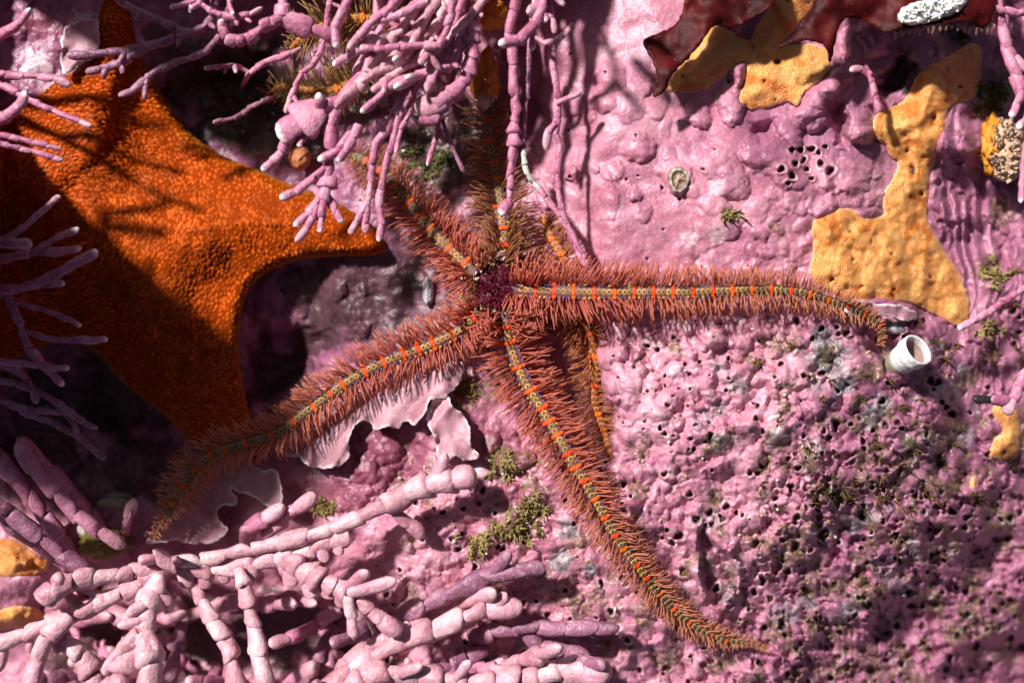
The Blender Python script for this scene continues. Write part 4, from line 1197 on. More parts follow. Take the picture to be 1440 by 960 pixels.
# --- thick stems lower left
frond('thick jointed purple stem with a knob, upper of three at lower left', [B([(28, 616), (45, 655), (66, 678), (95, 712), (140, 746), (172, 768)], 2, -8, 26, 24, ratio=1.7)], 'cor', base=(182, 790))
frond('thick jointed purple stem, middle of three at lower left', [B([(-30, 610), (0, 645), (28, 680), (56, 716), (84, 752)], 2, -6, 22, 22, ratio=1.7, tip=None)], 'cor', base=(110, 790))
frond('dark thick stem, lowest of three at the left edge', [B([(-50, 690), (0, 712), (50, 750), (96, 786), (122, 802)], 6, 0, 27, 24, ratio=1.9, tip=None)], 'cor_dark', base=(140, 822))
frond('small upright pink finger beside the lowest spiny arm tip', [B([(178, 742), (180, 726), (188, 702)], -12, -6, 17, 15, tip='b')], base=(176, 756))

def frond_wide(label, branches, *args, **kw):
    for br in branches:
        br['w0'] *= 1.22; br['w1'] *= 1.22; br['ratio'] *= 1.2
    return frond(label, branches, *args, **kw)
# --- the great branching frond in the lower left foreground
frond_wide('great pale branching frond fanning across the lower left foreground',
      [B([(232, 794), (290, 785), (340, 773), (400, 761), (450, 750), (492, 734), (532, 714), (572, 694)], -2, 2, 17, 22, 'cyl', None, ratio=1.3),
       B([(572, 694), (604, 682), (636, 675), (668, 668)], 2, 3, 32, 30, 'bead', 'b', ratio=1.0), B([(612, 678), (622, 655), (626, 640)], 3, 4, 18, 13, 'cyl', 'b'),
       B([(552, 712), (575, 738), (596, 752)], 0, -2, 15, 15, 'cyl', 'b'),
       B([(240, 798), (300, 800), (345, 796), (390, 786), (440, 772), (486, 752)], -3, 0, 24, 20, 'lobe', None, ratio=.85, nub=.1, droop=.95),
       B([(400, 786), (432, 806), (462, 820), (490, 834)], 0, 4, 26, 26, 'lobe', None, ratio=.7, droop=.9), B([(490, 834), (520, 826), (553, 818)], 5, 7, 18, 13, 'cyl', 'b'), B([(490, 836), (494, 864), (496, 894)], 5, 5, 18, 15, 'cyl', 'b'),
       B([(500, 842), (526, 862), (562, 890)], 4, 4, 14, 22, 'bead', 'b', ratio=1.3), B([(486, 826), (500, 806), (516, 804)], 4, 6, 14, 8, 'cyl', 'w'),
       B([(336, 800), (344, 828), (352, 862), (360, 900), (372, 955), (380, 1000)], 0, 8, 17, 30, 'bead', None, ratio=1.2),
       B([(222, 798), (180, 806), (140, 812), (104, 818)], 0, 6, 18, 21, 'cyl', None, ratio=1.25), B([(104, 818), (78, 824), (58, 846)], 7, 9, 26, 28, 'bead', 'b', ratio=1.1), B([(80, 824), (84, 808)], 8, 9, 20, 16, 'cyl', 'b'),
       B([(232, 802), (182, 828), (132, 850), (88, 870), (40, 890), (-10, 906), (-40, 915)], 0, 8, 19, 24, 'bead', None, ratio=1.3, nub=.3, droop=.3),
       B([(96, 868), (72, 885), (56, 920), (42, 970)], 6, 10, 20, 24, 'cyl', 'b', ratio=1.3), B([(60, 892), (92, 905), (124, 935), (140, 975)], 4, 2, 22, 26, 'bead', 'b', ratio=1.1),
       B([(226, 806), (214, 840), (200, 880), (184, 920), (160, 975)], 2, 8, 22, 34, 'lobe', None, ratio=.9, nub=.4, droop=.4), B([(214, 842), (196, 850), (180, 862)], 4, 6, 14, 10, 'cyl', 'w'), B([(205, 870), (180, 885), (168, 880)], 5, 6, 16, 12, 'cyl', 'w'),
       B([(196, 890), (168, 915), (146, 945)], 6, 8, 18, 16, 'cyl', 'b'), B([(200, 890), (212, 925), (208, 975)], 6, 8, 26, 26, 'bead', None),
       B([(270, 822), (288, 850), (304, 880), (322, 915), (334, 970)], -4, 2, 18, 26, 'bead', None, ratio=1.3), B([(246, 796), (220, 784), (196, 788)], 2, 4, 16, 10, 'cyl', 'w')],
      'cor_pale', base=(236, 802))
frond_wide('pair of plump pink joints lying beside the notched crust plate', [B([(340, 752), (356, 740), (376, 726), (398, 712)], -5, -2, 16, 22, 'bead', 'b', ratio=1.2), B([(372, 752), (392, 736), (416, 716), (442, 698)], -6, -3, 20, 20, 'bead', 'b', ratio=1.3)], base=(345, 768))
frond_wide('long double chain of pale joints in the bottom foreground', [B([(430, 985), (492, 944), (540, 915), (588, 893), (634, 876), (676, 858), (706, 852), (732, 853)], 2, -1, 24, 27, 'bead', 'b', ratio=1.2),
       B([(470, 960), (500, 920), (545, 900), (580, 884), (604, 876)], 0, -1, 22, 20, 'bead', 'b', ratio=1.2), B([(688, 856), (700, 840), (712, 836)], -1, 0, 16, 15, 'cyl', 'b')], 'cor_pale', base=(420, 1000))
frond_wide('chain of round flat joints running along the bottom edge', [B([(470, 985), (520, 950), (570, 946), (620, 956), (690, 958), (760, 952), (798, 938), (826, 936)], 3, 2, 26, 26, 'bead', None, ratio=1.0), B([(790, 950), (815, 944), (858, 944)], 3, 5, 24, 36, 'bead', 'b', ratio=1.2),
       B([(560, 946), (575, 930), (592, 936)], 4, 6, 15, 12, 'cyl', 'b'), B([(640, 956), (650, 940), (660, 930)], 4, 5, 14, 12, 'cyl', 'b')], 'cor_pale', base=(450, 1000))
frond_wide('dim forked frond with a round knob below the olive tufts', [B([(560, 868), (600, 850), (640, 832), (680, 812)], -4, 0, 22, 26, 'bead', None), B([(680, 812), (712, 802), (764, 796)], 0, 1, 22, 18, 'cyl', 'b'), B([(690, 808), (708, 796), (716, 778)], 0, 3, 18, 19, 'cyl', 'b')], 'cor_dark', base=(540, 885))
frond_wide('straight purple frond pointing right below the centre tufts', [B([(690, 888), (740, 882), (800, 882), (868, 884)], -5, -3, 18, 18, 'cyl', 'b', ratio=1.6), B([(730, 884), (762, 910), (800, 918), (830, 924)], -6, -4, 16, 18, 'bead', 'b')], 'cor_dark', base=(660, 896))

# --- packed fronds filling the shade beneath
for i in range(40):
    x = fr.uniform(20, 620) if i < 34 else fr.uniform(560, 760); y = fr.uniform(845, 985)
    an = fr.choice((fr.uniform(-0.7, 0.3), fr.uniform(1.2, 2.1), fr.uniform(2.4, 3.3)))
    L = fr.uniform(60, 150); hb = float(RS(x, y))
    b1 = B([(x, y), (x + .5 * L * math.cos(an), y + .5 * L * math.sin(an) + fr.uniform(-8, 8)), (x + L * math.cos(an), y + L * math.sin(an))], hb + 2, hb + fr.uniform(12, 22), 22, 25, fr.choice(('bead', 'lobe', 'cyl')), 'b', nub=.35, ratio=1.2)
    frond('crowded shaded frond packed beneath the great pale foreground frond', [b1], fr.choice(('cor', 'cor_dark', 'cor_pale', 'cor')), 'packed fronds under the great frond', base=(x - 10, y + 6))

# --- top left, over the upper rim of the sea star
frond('long dark branching frond lying over the upper rim of the sea star',
      [B([(300, 20), (285, 40), (250, 52), (205, 66), (160, 73), (96, 80)], 4, 6, 11, 14, nub=.2), B([(205, 68), (165, 90), (122, 102)], 5, 5, 12, 11, nub=.2), B([(165, 88), (148, 98), (145, 110)], 5, 5, 10, 9), B([(290, 40), (260, 46), (228, 30), (178, 8), (160, -6)], 4, 5, 11, 11, nub=.25)], 'cor_dark', base=(310, -50))
frond('dark forked frond with two pale fingertips above the sea star', [B([(318, 30), (300, 62), (280, 78), (240, 90), (207, 108)], 3, 6, 10, 12), B([(207, 108), (196, 124), (168, 134)], 6, 7, 13, 9), B([(207, 108), (204, 122), (203, 138)], 6, 7, 11, 9)], 'cor_dark', base=(330, -40))
frond('slim pink frond with a pale right tip above the black gap', [B([(345, 110), (372, 88), (396, 80), (424, 69)], -4, 2, 9, 9, nub=.3), B([(350, 102), (330, 92), (288, 97)], -3, 0, 9, 9, nub=.5), B([(330, 92), (332, 102)], -1, 1, 8, 7)], base=(340, 124))
frond('thick curling pink frond with a white edged hook at top', [B([(400, -40), (398, 0), (396, 26), (372, 36), (350, 54), (330, 58), (314, 50), (311, 28)], 8, 12, 22, 13, 'cyl', 'w', ratio=1.0), B([(396, 26), (428, 38), (468, 52)], 9, 6, 24, 18, 'bead', None)], base=(405, -70))
frond('cluster of pale twigs along the top edge above the sea star', [B([(270, -30), (280, 0), (300, 18), (340, 24), (368, 12)], 6, 6, 10, 9, nub=.5), B([(290, -10), (262, 6), (240, 10)], 6, 5, 9, 9, nub=.4), B([(330, -20), (322, 4), (328, 20)], 6, 8, 9, 9)], base=(280, -70))
frond('thin dim frond with a white bead tip in the dark gap', [B([(385, 136), (355, 150), (330, 166), (300, 172)], -8, -2, 8, 8)], 'cor_dark', base=(395, 140))
frond('knotted slim frond standing before the golden brittle star', [B([(456, 52), (443, 88), (422, 106), (412, 130), (402, 158)], 6, 6, 10, 10, nub=.35)], base=(470, -50))
# --- the hanging bush at the top centre
frond('broad flat jointed frond with a chalk white end left of the bush',
      [B([(500, 118), (478, 142), (452, 152)], 8, 9, 15, 22, 'bead', None), B([(452, 152), (425, 172), (392, 190)], 9, 10, 44, 34, 'bead', 'w', ratio=1.0, flat=.45), B([(448, 156), (446, 142), (450, 134)], 9, 12, 14, 12), B([(410, 188), (398, 212), (370, 240)], 8, 9, 16, 13, 'cyl', 'w'),
       B([(430, 180), (424, 196), (420, 206)], 8, 9, 12, 8)], base=(560, -60))
frond('large hand shaped frond with spread fingers over the sea star arm',
      [B([(520, 90), (490, 130), (470, 162), (464, 190), (464, 220), (462, 248)], 9, 8, 14, 19, 'cyl', None), B([(462, 232), (438, 254), (416, 270), (396, 280)], 8, 10, 14, 14, 'cyl', 'w'), B([(462, 248), (458, 268), (452, 282)], 8, 8, 24, 20, 'bead', None, ratio=1.0, flat=.6),
       B([(448, 280), (432, 302), (416, 318)], 8, 8, 13, 11), B([(450, 284), (436, 316), (416, 338)], 8, 9, 10, 11), B([(454, 284), (452, 304), (450, 326)], 8, 8, 12, 10), B([(460, 276), (472, 294), (480, 312)], 7, 7, 14, 11), B([(492, 188), (478, 210), (450, 226)], 9, 10, 14, 13), B([(505, 175), (495, 200), (475, 226)], 9, 11, 12, 11)], base=(540, -60))
frond('pale main stem slanting through the hanging bush', [B([(600, -20), (585, 12), (566, 40), (548, 62), (530, 85), (518, 106), (498, 128), (474, 146)], 10, 12, 14, 17, 'cyl', None, nub=.25), B([(548, 60), (552, 50), (566, 44)], 13, 15, 12, 10)], 'cor_pale', base=(610, -60))
frond('smooth straight finger at the upper left of the hanging bush', [B([(500, -30), (490, 0), (472, 38), (464, 52), (474, 66)], 14, 15, 12, 15, ratio=2.0)], base=(510, -70))
frond('bent finger crossing the upper middle of the hanging bush', [B([(580, -30), (556, 4), (522, 32), (502, 54), (490, 68)], 14, 17, 12, 13, ratio=2.0), B([(522, 32), (545, 28), (575, 14), (600, 0)], 15, 16, 11, 11)], base=(590, -65))
frond('level jointed finger crossing the middle of the hanging bush', [B([(640, -20), (632, 30), (616, 66), (590, 63), (545, 68), (506, 68)], 15, 16, 10, 12, ratio=1.7)], base=(650, -60))
frond('slender downward finger ending in a round white bead in the bush', [B([(640, 80), (600, 100), (557, 116), (530, 140), (508, 157)], 11, 13, 11, 11, nub=.2)], base=(660, -60))
frond('left of the two long hanging fingers below the bush', [B([(575, 118), (560, 145), (547, 180), (528, 202), (524, 232), (518, 282)], 9, 6, 10, 12, ratio=2.3), B([(518, 282), (508, 300), (492, 328)], 6, 6, 11, 11), B([(518, 284), (515, 306), (514, 328)], 6, 6, 10, 9)], base=(620, -55))
frond('right of the two long hanging fingers, with a white foot', [B([(585, 118), (566, 146), (553, 196), (541, 238), (534, 285), (537, 308), (534, 338)], 9, 6, 10, 12, ratio=2.3)], base=(630, -58))
frond('short stub with a round white end between the hanging fingers', [B([(578, 150), (566, 176), (560, 196), (558, 214)], 8, 8, 8, 8)], base=(640, -62))
frond('small forked finger hanging over the dark turf', [B([(640, 130), (622, 152), (616, 172), (616, 188)], 4, 2, 7, 9), B([(616, 186), (608, 210), (601, 232)], 2, 3, 8, 9), B([(616, 182), (622, 192), (627, 202)], 2, 3, 8, 9)], base=(660, -50))
frond('dark thin bare stick hanging over the dark turf', [B([(628, 148), (622, 168), (634, 202), (652, 242)], 5, 2, 6, 7, tip='b', ratio=3)], 'cor_dark', base=(665, -46))
frond('broad folded magenta frond at the right of the hanging bush', [B([(668, 20), (664, 70), (656, 110), (632, 134), (610, 148)], 8, 10, 14, 26, 'bead', None, ratio=1.0), B([(622, 140), (600, 150), (588, 156)], 10, 9, 28, 30, 'bead', 'b', flat=.6), B([(590, 160), (610, 164), (634, 152)], 8, 9, 22, 14, 'cyl', 'b')], base=(672, -50))
for i, (x, y, dx, dy, hh, lab) in enumerate([(554, 85, 8, -4, 17, 'round white cut end facing out high in the bush'), (573, 110, 10, -6, 17, 'largest round white cut end facing out mid bush'), (557, 123, 10, -8, 16, 'small round white cut end low in the bush')]):
    frond(lab, [B([(x + 3 * dx, y + 3 * dy), (x + dx, y + dy), (x, y)], 8, hh, 11, 14 if i else 13, 'cyl', 'w')], base=(x + 60, -60))
for i in range(15):
    x = fr.uniform(500, 700); y = fr.uniform(-10, 90); an = fr.uniform(1.9, 2.9); L = fr.uniform(45, 100)
    frond('short tangled twig in the thick of the hanging bush', [B([(x + 40, -30), (x, y), (x + .5 * L * math.cos(an), y + .5 * L * math.sin(an)), (x + L * math.cos(an), y + L * math.sin(an))], 8, fr.uniform(8, 15), 11, 12, 'cyl', 'w', nub=.3, ratio=1.6)], fr.choice(('cor', 'cor', 'cor_pale')), 'tangled twigs of the hanging bush', base=(x + 50, -60))
# --- right of the bush
frond('beaded hanging frond ending in a pale foot over the upper arm', [B([(730, -30), (724, 10), (716, 40), (722, 80), (722, 122), (728, 160)], 10, 6, 15, 13, 'cyl', None), B([(726, 160), (722, 182), (724, 205)], 6, 5, 18, 24, 'bead', None, ratio=1.0), B([(723, 205), (718, 235), (718, 262), (716, 285)], 5, 4, 13, 10, 'cyl', None, ratio=1.8), B([(716, 284), (714, 292), (706, 302)], 4, 5, 14, 16, 'tip', 'w')], base=(735, -60))
frond('chalk white blunt joint at the top of the beaded frond', [B([(760, 20), (740, 46), (726, 60), (703, 62)], 10, 14, 12, 18, 'cyl', 'w', ratio=2.0)], base=(770, -60))
frond('thin pink thread frond trailing onto the smooth crust', [B([(775, 60), (782, 120), (786, 155), (780, 182), (788, 206), (784, 240), (784, 262), (792, 300), (808, 335), (830, 376)], 6, 3.5, 14, 6, 'cyl', None, ratio=2.2), B([(782, 172), (770, 186), (768, 210)], 6, 5, 10, 18, 'bead', 'b'), B([(782, 145), (800, 138), (816, 130)], 6, 7, 9, 9)], base=(770, -60))
frond('frond with a bleached greenish joint beside the trailing thread', [B([(745, 60), (742, 120), (736, 180), (736, 212)], 5, 4, 10, 8, 'cyl', None)], 'cor_dark', base=(752, -55))
frond('bleached pale green joint hanging between pink threads', [B([(736, 208), (738, 232), (746, 252), (758, 266)], 4.5, 2.5, 9, 8, 'cyl', None, ratio=1.8)], 'cor_dead')
frond('lower pink thread continuing from the bleached joint', [B([(758, 264), (774, 286), (795, 314), (822, 372)], 2.5, 2.5, 9, 10, 'cyl', None, ratio=1.8)])
frond('curved white tipped frond pointing up right beside the bush', [B([(750, 20), (752, 52), (768, 62), (790, 52), (806, 34)], 9, 14, 9, 8, 'cyl', 'w', ratio=2.2)], 'cor_pale', base=(760, -62))
frond('cluster of short pink stubs hanging from the top centre edge', [B([(762, -20), (758, 12), (768, 30)], 8, 10, 13, 12, nub=.5), B([(758, 14), (750, 44), (748, 70)], 9, 10, 9, 10), B([(760, 12), (742, 18)], 9, 11, 14, 13), B([(764, 20), (776, 26), (780, 46)], 9, 9, 10, 9)], base=(765, -60))
frond('added sprig of short twigs at the top edge above the smooth crust', [B([(745, -70), (752, -40), (770, -18), (792, 6)], 24, 26, 13, 12, nub=.5), B([(752, -40), (724, -24), (706, -10)], 24, 26, 13, 12, nub=.4), B([(775, -80), (806, -50), (828, -24)], 22, 27, 16, 16, nub=.5), B([(800, -54), (838, -60), (868, -40)], 24, 26, 14, 13, nub=.4)], base=(740, -110))  # mostly out of view; added to drop twig shadows on the crust
# --- right edge
frond('beaded pink frond reaching in from the right edge to the sponge foot', [B([(1470, 398), (1440, 406), (1412, 424), (1382, 444), (1348, 462)], -2, -2, 10, 13, 'cyl', 'w', ratio=1.3)], base=(1490, 400))
tfr = frond('pink T shaped frond with a blackened tip at the right edge', [B([(1470, 500), (1440, 528), (1424, 562), (1414, 580)], 0, 1, 14, 20, 'cyl', 'b', ratio=1.3), B([(1420, 566), (1396, 562), (1370, 561)], 1, 2, 16, 12, 'cyl', 'b')], base=(1490, 490))
tfr.children[-1].data = seg_mesh('tip', 0, 'cor_black')
frond('branching pink frond down the top right corner', [B([(1400, -30), (1404, 16), (1412, 56), (1424, 96), (1444, 140)], 4, 6, 18, 20, 'cyl', None), B([(1412, 60), (1430, 84), (1446, 100)], 5, 6, 12, 12), B([(1424, 96), (1436, 130), (1422, 163)], 5, 9, 14, 11, 'cyl', 'w', ratio=1.8), B([(1460, 16), (1430, 18), (1386, 11)], 6, 7, 11, 11, ratio=1.5)], base=(1400, -70))
frond('white footed pink finger hanging at the right edge by the anemone', [B([(1450, 150), (1444, 190), (1440, 240), (1435, 284)], 4, 8, 12, 11, 'cyl', 'w', ratio=2.2), B([(1446, 160), (1442, 172), (1432, 180)], 6, 9, 12, 12)], base=(1480, 130))
frond('small drip shaped pink frond between the two orange sponges', [B([(1222, 100), (1228, 125), (1236, 156)], 3, 3, 9, 12, 'cyl', None), B([(1222, 108), (1210, 96), (1196, 98)], 3, 4, 10, 12, 'bead', 'b')], base=(1216, 92))

# ------------------------------------------------------------------ small animals and tufts
def blob(px, py, h, rx, ry, rz, seed=0, amp=0.12, freq=2.2, nu=28, nv=18):
    """lumpy ellipsoid; rx, ry in px, rz in mm -> V, F, uv-angle"""
    u = np.linspace(0, 2 * np.pi, nu, endpoint=False); v = np.linspace(0.04, np.pi - 0.04, nv)
    Uu, Vv = np.meshgrid(u, v)
    x = np.sin(Vv) * np.cos(Uu); y = np.sin(Vv) * np.sin(Uu); z = np.cos(Vv)
    k = 1 + amp * fbm(x * freq + 3.1 * z + seed, y * freq - 2.3 * z, 3, 200 + seed)
    V = PA(px + rx * x * k, py + ry * y * k, h + rz * z * k).reshape(-1, 3)
    idx = np.arange(nu * nv).reshape(nv, nu); nx_ = np.roll(idx, -1, 1)
    F = np.stack([idx[:-1], nx_[:-1], nx_[1:], idx[1:]], -1).reshape(-1, 4)[:, ::-1]
    return V, F, np.stack([x, y, z], -1).reshape(-1, 3)

def tunicate(px, py, rx, ry, rz, lift, colf, label, name='tunicate', cat='tunicate', seed=0, amp=.14, freq=2.2, mat='skin'):
    h = float(RS(px, py)) + lift
    V, F, d = blob(px, py, h, rx, ry, rz, seed, amp, freq)
    C = np.array([list(colf(*q)) + [1] for q in d])
    return solo(name, V, F, M[mat], label, cat, {'tint': C})
r_ = np.random.default_rng(77)
tunicate(682, 112, 19, 40, 4.0, 7, lambda x, y, z: (np.array([0.62, 0.22, 0.03]) if y < .55 else np.array([0.70, 0.55, 0.42])) * r_.uniform(.8, 1.15), 'hanging orange brown tunicate with a pale opening below the bush', seed=1, amp=.3, freq=3.2)
tunicate(690, 20, 27, 22, 4.5, 12, lambda x, y, z: np.array([0.80, 0.30, 0.04]) * r_.uniform(.75, 1.2), 'bright orange sponge knob at the top edge among the fronds', 'orange_sponge', 'sponge', 2, .2, 4)
tunicate(422, 222, 15, 17, 3.2, 5, lambda x, y, z: np.array([0.55, 0.20, 0.09]) * r_.uniform(.8, 1.2), 'small round brown tunicate beside the sea star arm', seed=3)
tunicate(146, 762, 38, 22, 4.5, 3, lambda x, y, z: np.array([0.26, 0.20, 0.05]) * r_.uniform(.6, 1.3), 'olive brown lump between the thick stems at lower left', 'sponge_lump', 'sponge', 4, .3, 3)
tunicate(1397, 205, 18, 40, 3.2, 1.5, lambda x, y, z: np.array([0.75, 0.30, 0.03]) * r_.uniform(.8, 1.15), 'orange translucent tunicate behind the white anemone at right', seed=5, amp=.4, freq=4)
for (x, y, rx, ry, c, lab) in [(160, 708, 24, 9, (0.52, 0.50, 0.36), 'long pale pebble in the dark hollow at lower left'), (100, 712, 26, 8, (0.42, 0.42, 0.30), 'flat greenish pebble behind the middle purple stem'), (168, 697, 18, 6, (0.36, 0.36, 0.26), 'small grey pebble above the long pale one'),
                               (118, 744, 11, 10, (0.86, 0.80, 0.72), 'bright white shell chip between the purple stems')]:
    tunicate(x, y, rx, ry, 1.8, 1.0 if y > 700 else 2.0, lambda a, b, z, c=c: np.array(c) * r_.uniform(.85, 1.1), lab, 'pebble', 'pebble', int(x), .18, 2.0, 'shell')
tunicate(602, 410, 8, 20, 1.6, 0.6, lambda x, y, z: np.array([0.55, 0.55, 0.60]) * r_.uniform(.85, 1.1), 'pale grey sliver of shell left of the brittle star disc', 'shell_chip', 'shell', 9, .2, 2, 'shell')

# grey snail in the dark hollow
h = float(RH(1262, 462))
V, F, d = blob(1262, 461, h + 1.4, 18, 9, 1.6, 5, .04)
C = np.array([[.20, .21, .24, 1] if math.sin(7 * q[0]) > -.4 else [.42, .43, .46, 1] for q in d])
sn = solo('snail_shell', V, F, M['shell'], 'smooth grey snail shell in the dark hollow above the white tube', 'snail', {'tint': C})

# white worm tube, opening towards the upper right
base = P(1262, 512, float(RH(1262, 512)) - 0.8); mouth = P(1290, 492, 5.0)
pts = catmull([tuple(base), tuple(base + (mouth - base) * 0.45 + Vector((-0.0006, 0, 0.001))), tuple(mouth)], 16)
ax = np.gradient(pts, axis=0); ax /= np.linalg.norm(ax, axis=1, keepdims=True)
ro = np.linspace(3.0, 4.0, 16) * MM; ri = ro * 0.80
ring = []
sides = 28
def ringat(p, axv, rad, sq=1.0):
    a_ = np.cross(axv, [0, 0, 1.0]); a_ /= np.linalg.norm(a_); b_ = np.cross(a_, axv)
    return [p + (a_ * math.cos(t) + b_ * math.sin(t) * sq) * rad for t in np.linspace(0, 2 * np.pi, sides, endpoint=False)]
rows = []; cols = []
for i in range(16):
    bump_ = 1 + 0.015 * math.sin(i * 2.1) + 0.02 * math.sin(i * .7) + (0.05 if i in (9, 10) else 0)
    rows.append(ringat(pts[i], ax[i], ro[i] * bump_)); cols.append((0.86, 0.86, 0.84) if i > 4 else (0.42, 0.40, 0.28))
rows.append(ringat(pts[-1] + ax[-1] * 0.0004, ax[-1], ro[-1] * .93)); cols.append((0.9, 0.9, 0.88))
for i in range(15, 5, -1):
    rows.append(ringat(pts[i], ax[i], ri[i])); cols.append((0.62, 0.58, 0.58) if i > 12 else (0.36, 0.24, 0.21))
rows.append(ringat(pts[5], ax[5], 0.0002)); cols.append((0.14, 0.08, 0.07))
V = np.array([v for rw in rows for v in rw]); C = np.repeat(np.array([list(c) + [1] for c in cols]), sides, 0)
F = np.array([(i * sides + j, i * sides + (j + 1) % sides, (i + 1) * sides + (j + 1) % sides, (i + 1) * sides + j) for i in range(len(rows) - 1) for j in range(sides)])
solo('worm_tube', V, F, M['shell'], 'short white chalky tube with a round opening below the orange sponge', 'worm tube', {'tint': C})

# ridged barnacle on the smooth crust
bx, by = 955, 253; hb = float(RS(bx, by))
rows, cols = [], []
for i, (rad, hh, c) in enumerate([(23, -.8, (.45, .22, .28)), (21, .5, (.42, .24, .24)), (18, 1.5, (.34, .24, .18)), (15, 2.0, (.50, .44, .40)), (12.5, 1.7, (.16, .10, .07)), (9, 1.0, (.30, .20, .14)), (5, 1.35, (.46, .30, .22)), (0.4, 1.5, (.34, .2, .14))]):
    for j in range(36):
        a_ = 2 * np.pi * j / 36
        k = 1 + 0.02 * math.cos(9 * a_) + 0.05 * math.cos(3 * a_ + 1)
        rows.append(tuple(P(bx + rad * 0.80 * k * math.cos(a_), by + rad * k * math.sin(a_), hb + hh - 0.4 + 0.12 * math.cos(9 * a_) * (1 if i < 5 else 0.5) + (0.5 * abs(math.cos(a_ * 1 + 0.6)) if i > 4 else 0))))
        cols.append(list(np.array(c) * (1 + .2 * math.cos(9 * a_) + .2 * math.cos(4 * a_ + 2))) + [1])
F = np.array([(i * 36 + j, (i + 1) * 36 + j, (i + 1) * 36 + (j + 1) % 36, i * 36 + (j + 1) % 36) for i in range(7) for j in range(36)])
solo('barnacle', np.array(rows), F, M['shell'], 'oval brown barnacle on the smooth pink crust', 'barnacle', {'tint': np.array(cols)})

# whitish anemone at the right edge
ar = thing('anemone', P(1412, 215, float(RH(1412, 215)) - 0.5), 'whitish anemone with short blunt tentacles at the right edge', 'anemone')
V, F, d = blob(1414, 212, float(RS(1414, 212)) + 3, 26, 44, 3.6, 8, .1)
part('column', V, F, M['skin'], ar, {'tint': np.array([[.72, .50, .34, 1]] * len(V)) * np.clip(r_.normal(1, .06, (len(V), 1)), .8, 1.2)})
n = 130; a = rng.uniform(0, 6.28, n); q = np.sqrt(rng.uniform(0.05, 1, n))
b0 = PA(1414 + 25 * q * np.cos(a), 212 + 42 * q * np.sin(a), float(RS(1414, 212)) + 3 + 3.4 * np.sqrt(1 - q * q * .98))
dr = np.stack([np.cos(a) * q, -np.sin(a) * q, .7 * np.ones(n)], 1) + rng.normal(0, .2, (n, 3))
V, F, t = tubes(b0, dr, rng.uniform(.0008, .0018, n), .00034, .00048, None, 6, 5, .7)
C = np.concatenate([np.outer(1 - t, [.50, .28, .13]) + np.outer(t, [.62, .48, .37]), np.ones((len(t), 1))], 1)
part('tentacles', V, F, M['skin'], ar, {'tint': C}, kind='stuff')

# ---- olive algae tufts
def tuft_mesh(spots, nb, ln, seed, wide=1.0, spread=.9, cols=((.07, .04, .015), (.22, .13, .04))):
    r = np.random.default_rng(seed)
    P0, DR, LN, CL = [], [], [], []
    for (x, y, s) in spots:
        c = r.uniform(0, 1)
        for k in range(nb):
            a = r.uniform(0, 6.28); q = r.uniform(0, 3.5) * s
            xx, yy = x + q * math.cos(a), y + q * math.sin(a)
            P0.append(P(xx, yy, float(RH(xx, yy)) - .15)); DR.append((math.cos(a) * spread + r.normal(0, .3) + .35, -math.sin(a) * spread + r.normal(0, .3) - .2, r.uniform(.5, 1.1)))
            LN.append(ln * s * r.uniform(.5, 1.2)); cc = np.clip(c + r.normal(0, .25), 0, 1)
            CL.append(np.array(cols[0]) * (1 - cc) + np.array(cols[1]) * cc)
    n = len(P0)
    V, F, t = tubes(np.array([tuple(p) for p in P0]), np.array(DR), np.array(LN), .00026 * wide, .00010 * wide, r.normal(0, .3, (n, 3)), 4, 4)
    return V, F, np.repeat(np.concatenate([np.array(CL), np.ones((n, 1))], 1), 16, 0)
V, F, C = tuft_mesh(TUFTS, 9, .0018, 61)
o = link('turf_algae', mesh_np('turf_algae', V, F, {'tint': C}), M['turf'])
tag(o, 'short olive brown turf algae sprouting from pits in the crust', 'turf algae', kind='stuff')
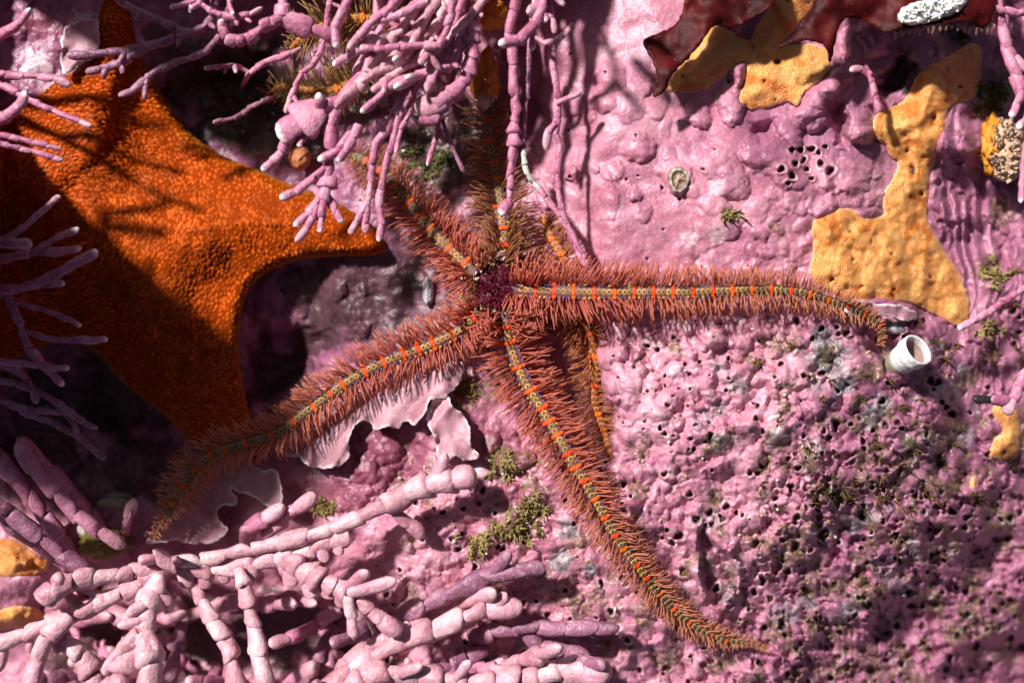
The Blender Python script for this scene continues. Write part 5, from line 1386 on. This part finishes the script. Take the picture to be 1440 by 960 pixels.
for i, (x, y, s, lab) in enumerate([(668, 762, 2.4, 'rounded olive tuft left of the lower right arm'), (738, 742, 2.4, 'larger olive tuft against the lower right arm'), (712, 652, 2.2, 'yellow green tuft between the lower arms'), (705, 745, 1.8, 'small olive tuft beside the larger one'), (740, 712, 2.0, 'crumbly cream green tuft above the olive tufts'),
                                    (660, 546, 2.2, 'yellow green tuft in the hollow left of the lower arm'), (1392, 140, 2.8, 'olive green tuft beside the top of the tall sponge'), (1025, 302, 0.9, 'small yellow tuft on the crust below the barnacle'), (1395, 382, 2.2, 'olive tuft at right beside the tall sponge foot'),
                                    (1390, 462, 2.0, 'yellow green tuft under the beaded right frond'), (455, 712, 2.0, 'dark olive tuft by the plump pink joints'), (600, 225, 3.4, 'dark green turf tuft under the hanging fingers')]):
    spots = [(x + rng.normal(0, 5 * s), y + rng.normal(0, 3.4 * s), rng.uniform(.7, 1.2)) for _ in range(int(9 * s))]
    V, F, C = tuft_mesh(spots, 11, .0014, 70 + i, 1.5, .8, ((.16, .11, .03), (.46, .36, .15)) if i not in (11, 6) else ((.05, .05, .015), (.2, .19, .06)))
    solo('algae_tuft', V, F, M['turf'], lab, 'algae tuft', {'tint': C}, group='olive algae tufts')
# shell grit round the disc and scattered on the crust
gx = np.concatenate([rng.normal(700, 34, 90), rng.uniform(560, 900, 60), rng.uniform(900, 1300, 40), rng.uniform(300, 700, 70)]); gy = np.concatenate([rng.normal(455, 34, 90), rng.uniform(640, 900, 60), rng.uniform(450, 760, 40), rng.uniform(120, 300, 70)])
b0 = PA(gx, gy, RH(gx, gy)); n = len(gx)
V, F, t = tubes(b0, rng.normal(0, 1, (n, 3)) + np.array([0, 0, 1.0]), rng.uniform(.0004, .0012, n), .0004, .0003, None, 4, 3)
cl = np.array([[.70, .60, .42], [.82, .76, .66], [.50, .40, .16]])[rng.integers(0, 3, n)]
o = link('shell_grit', mesh_np('shell_grit', V, F, {'tint': np.repeat(np.concatenate([cl, np.ones((n, 1))], 1), 12, 0)}), M['shell'])
tag(o, 'cream shell grit scattered round the brittle star and on the crust', 'grit', kind='stuff')
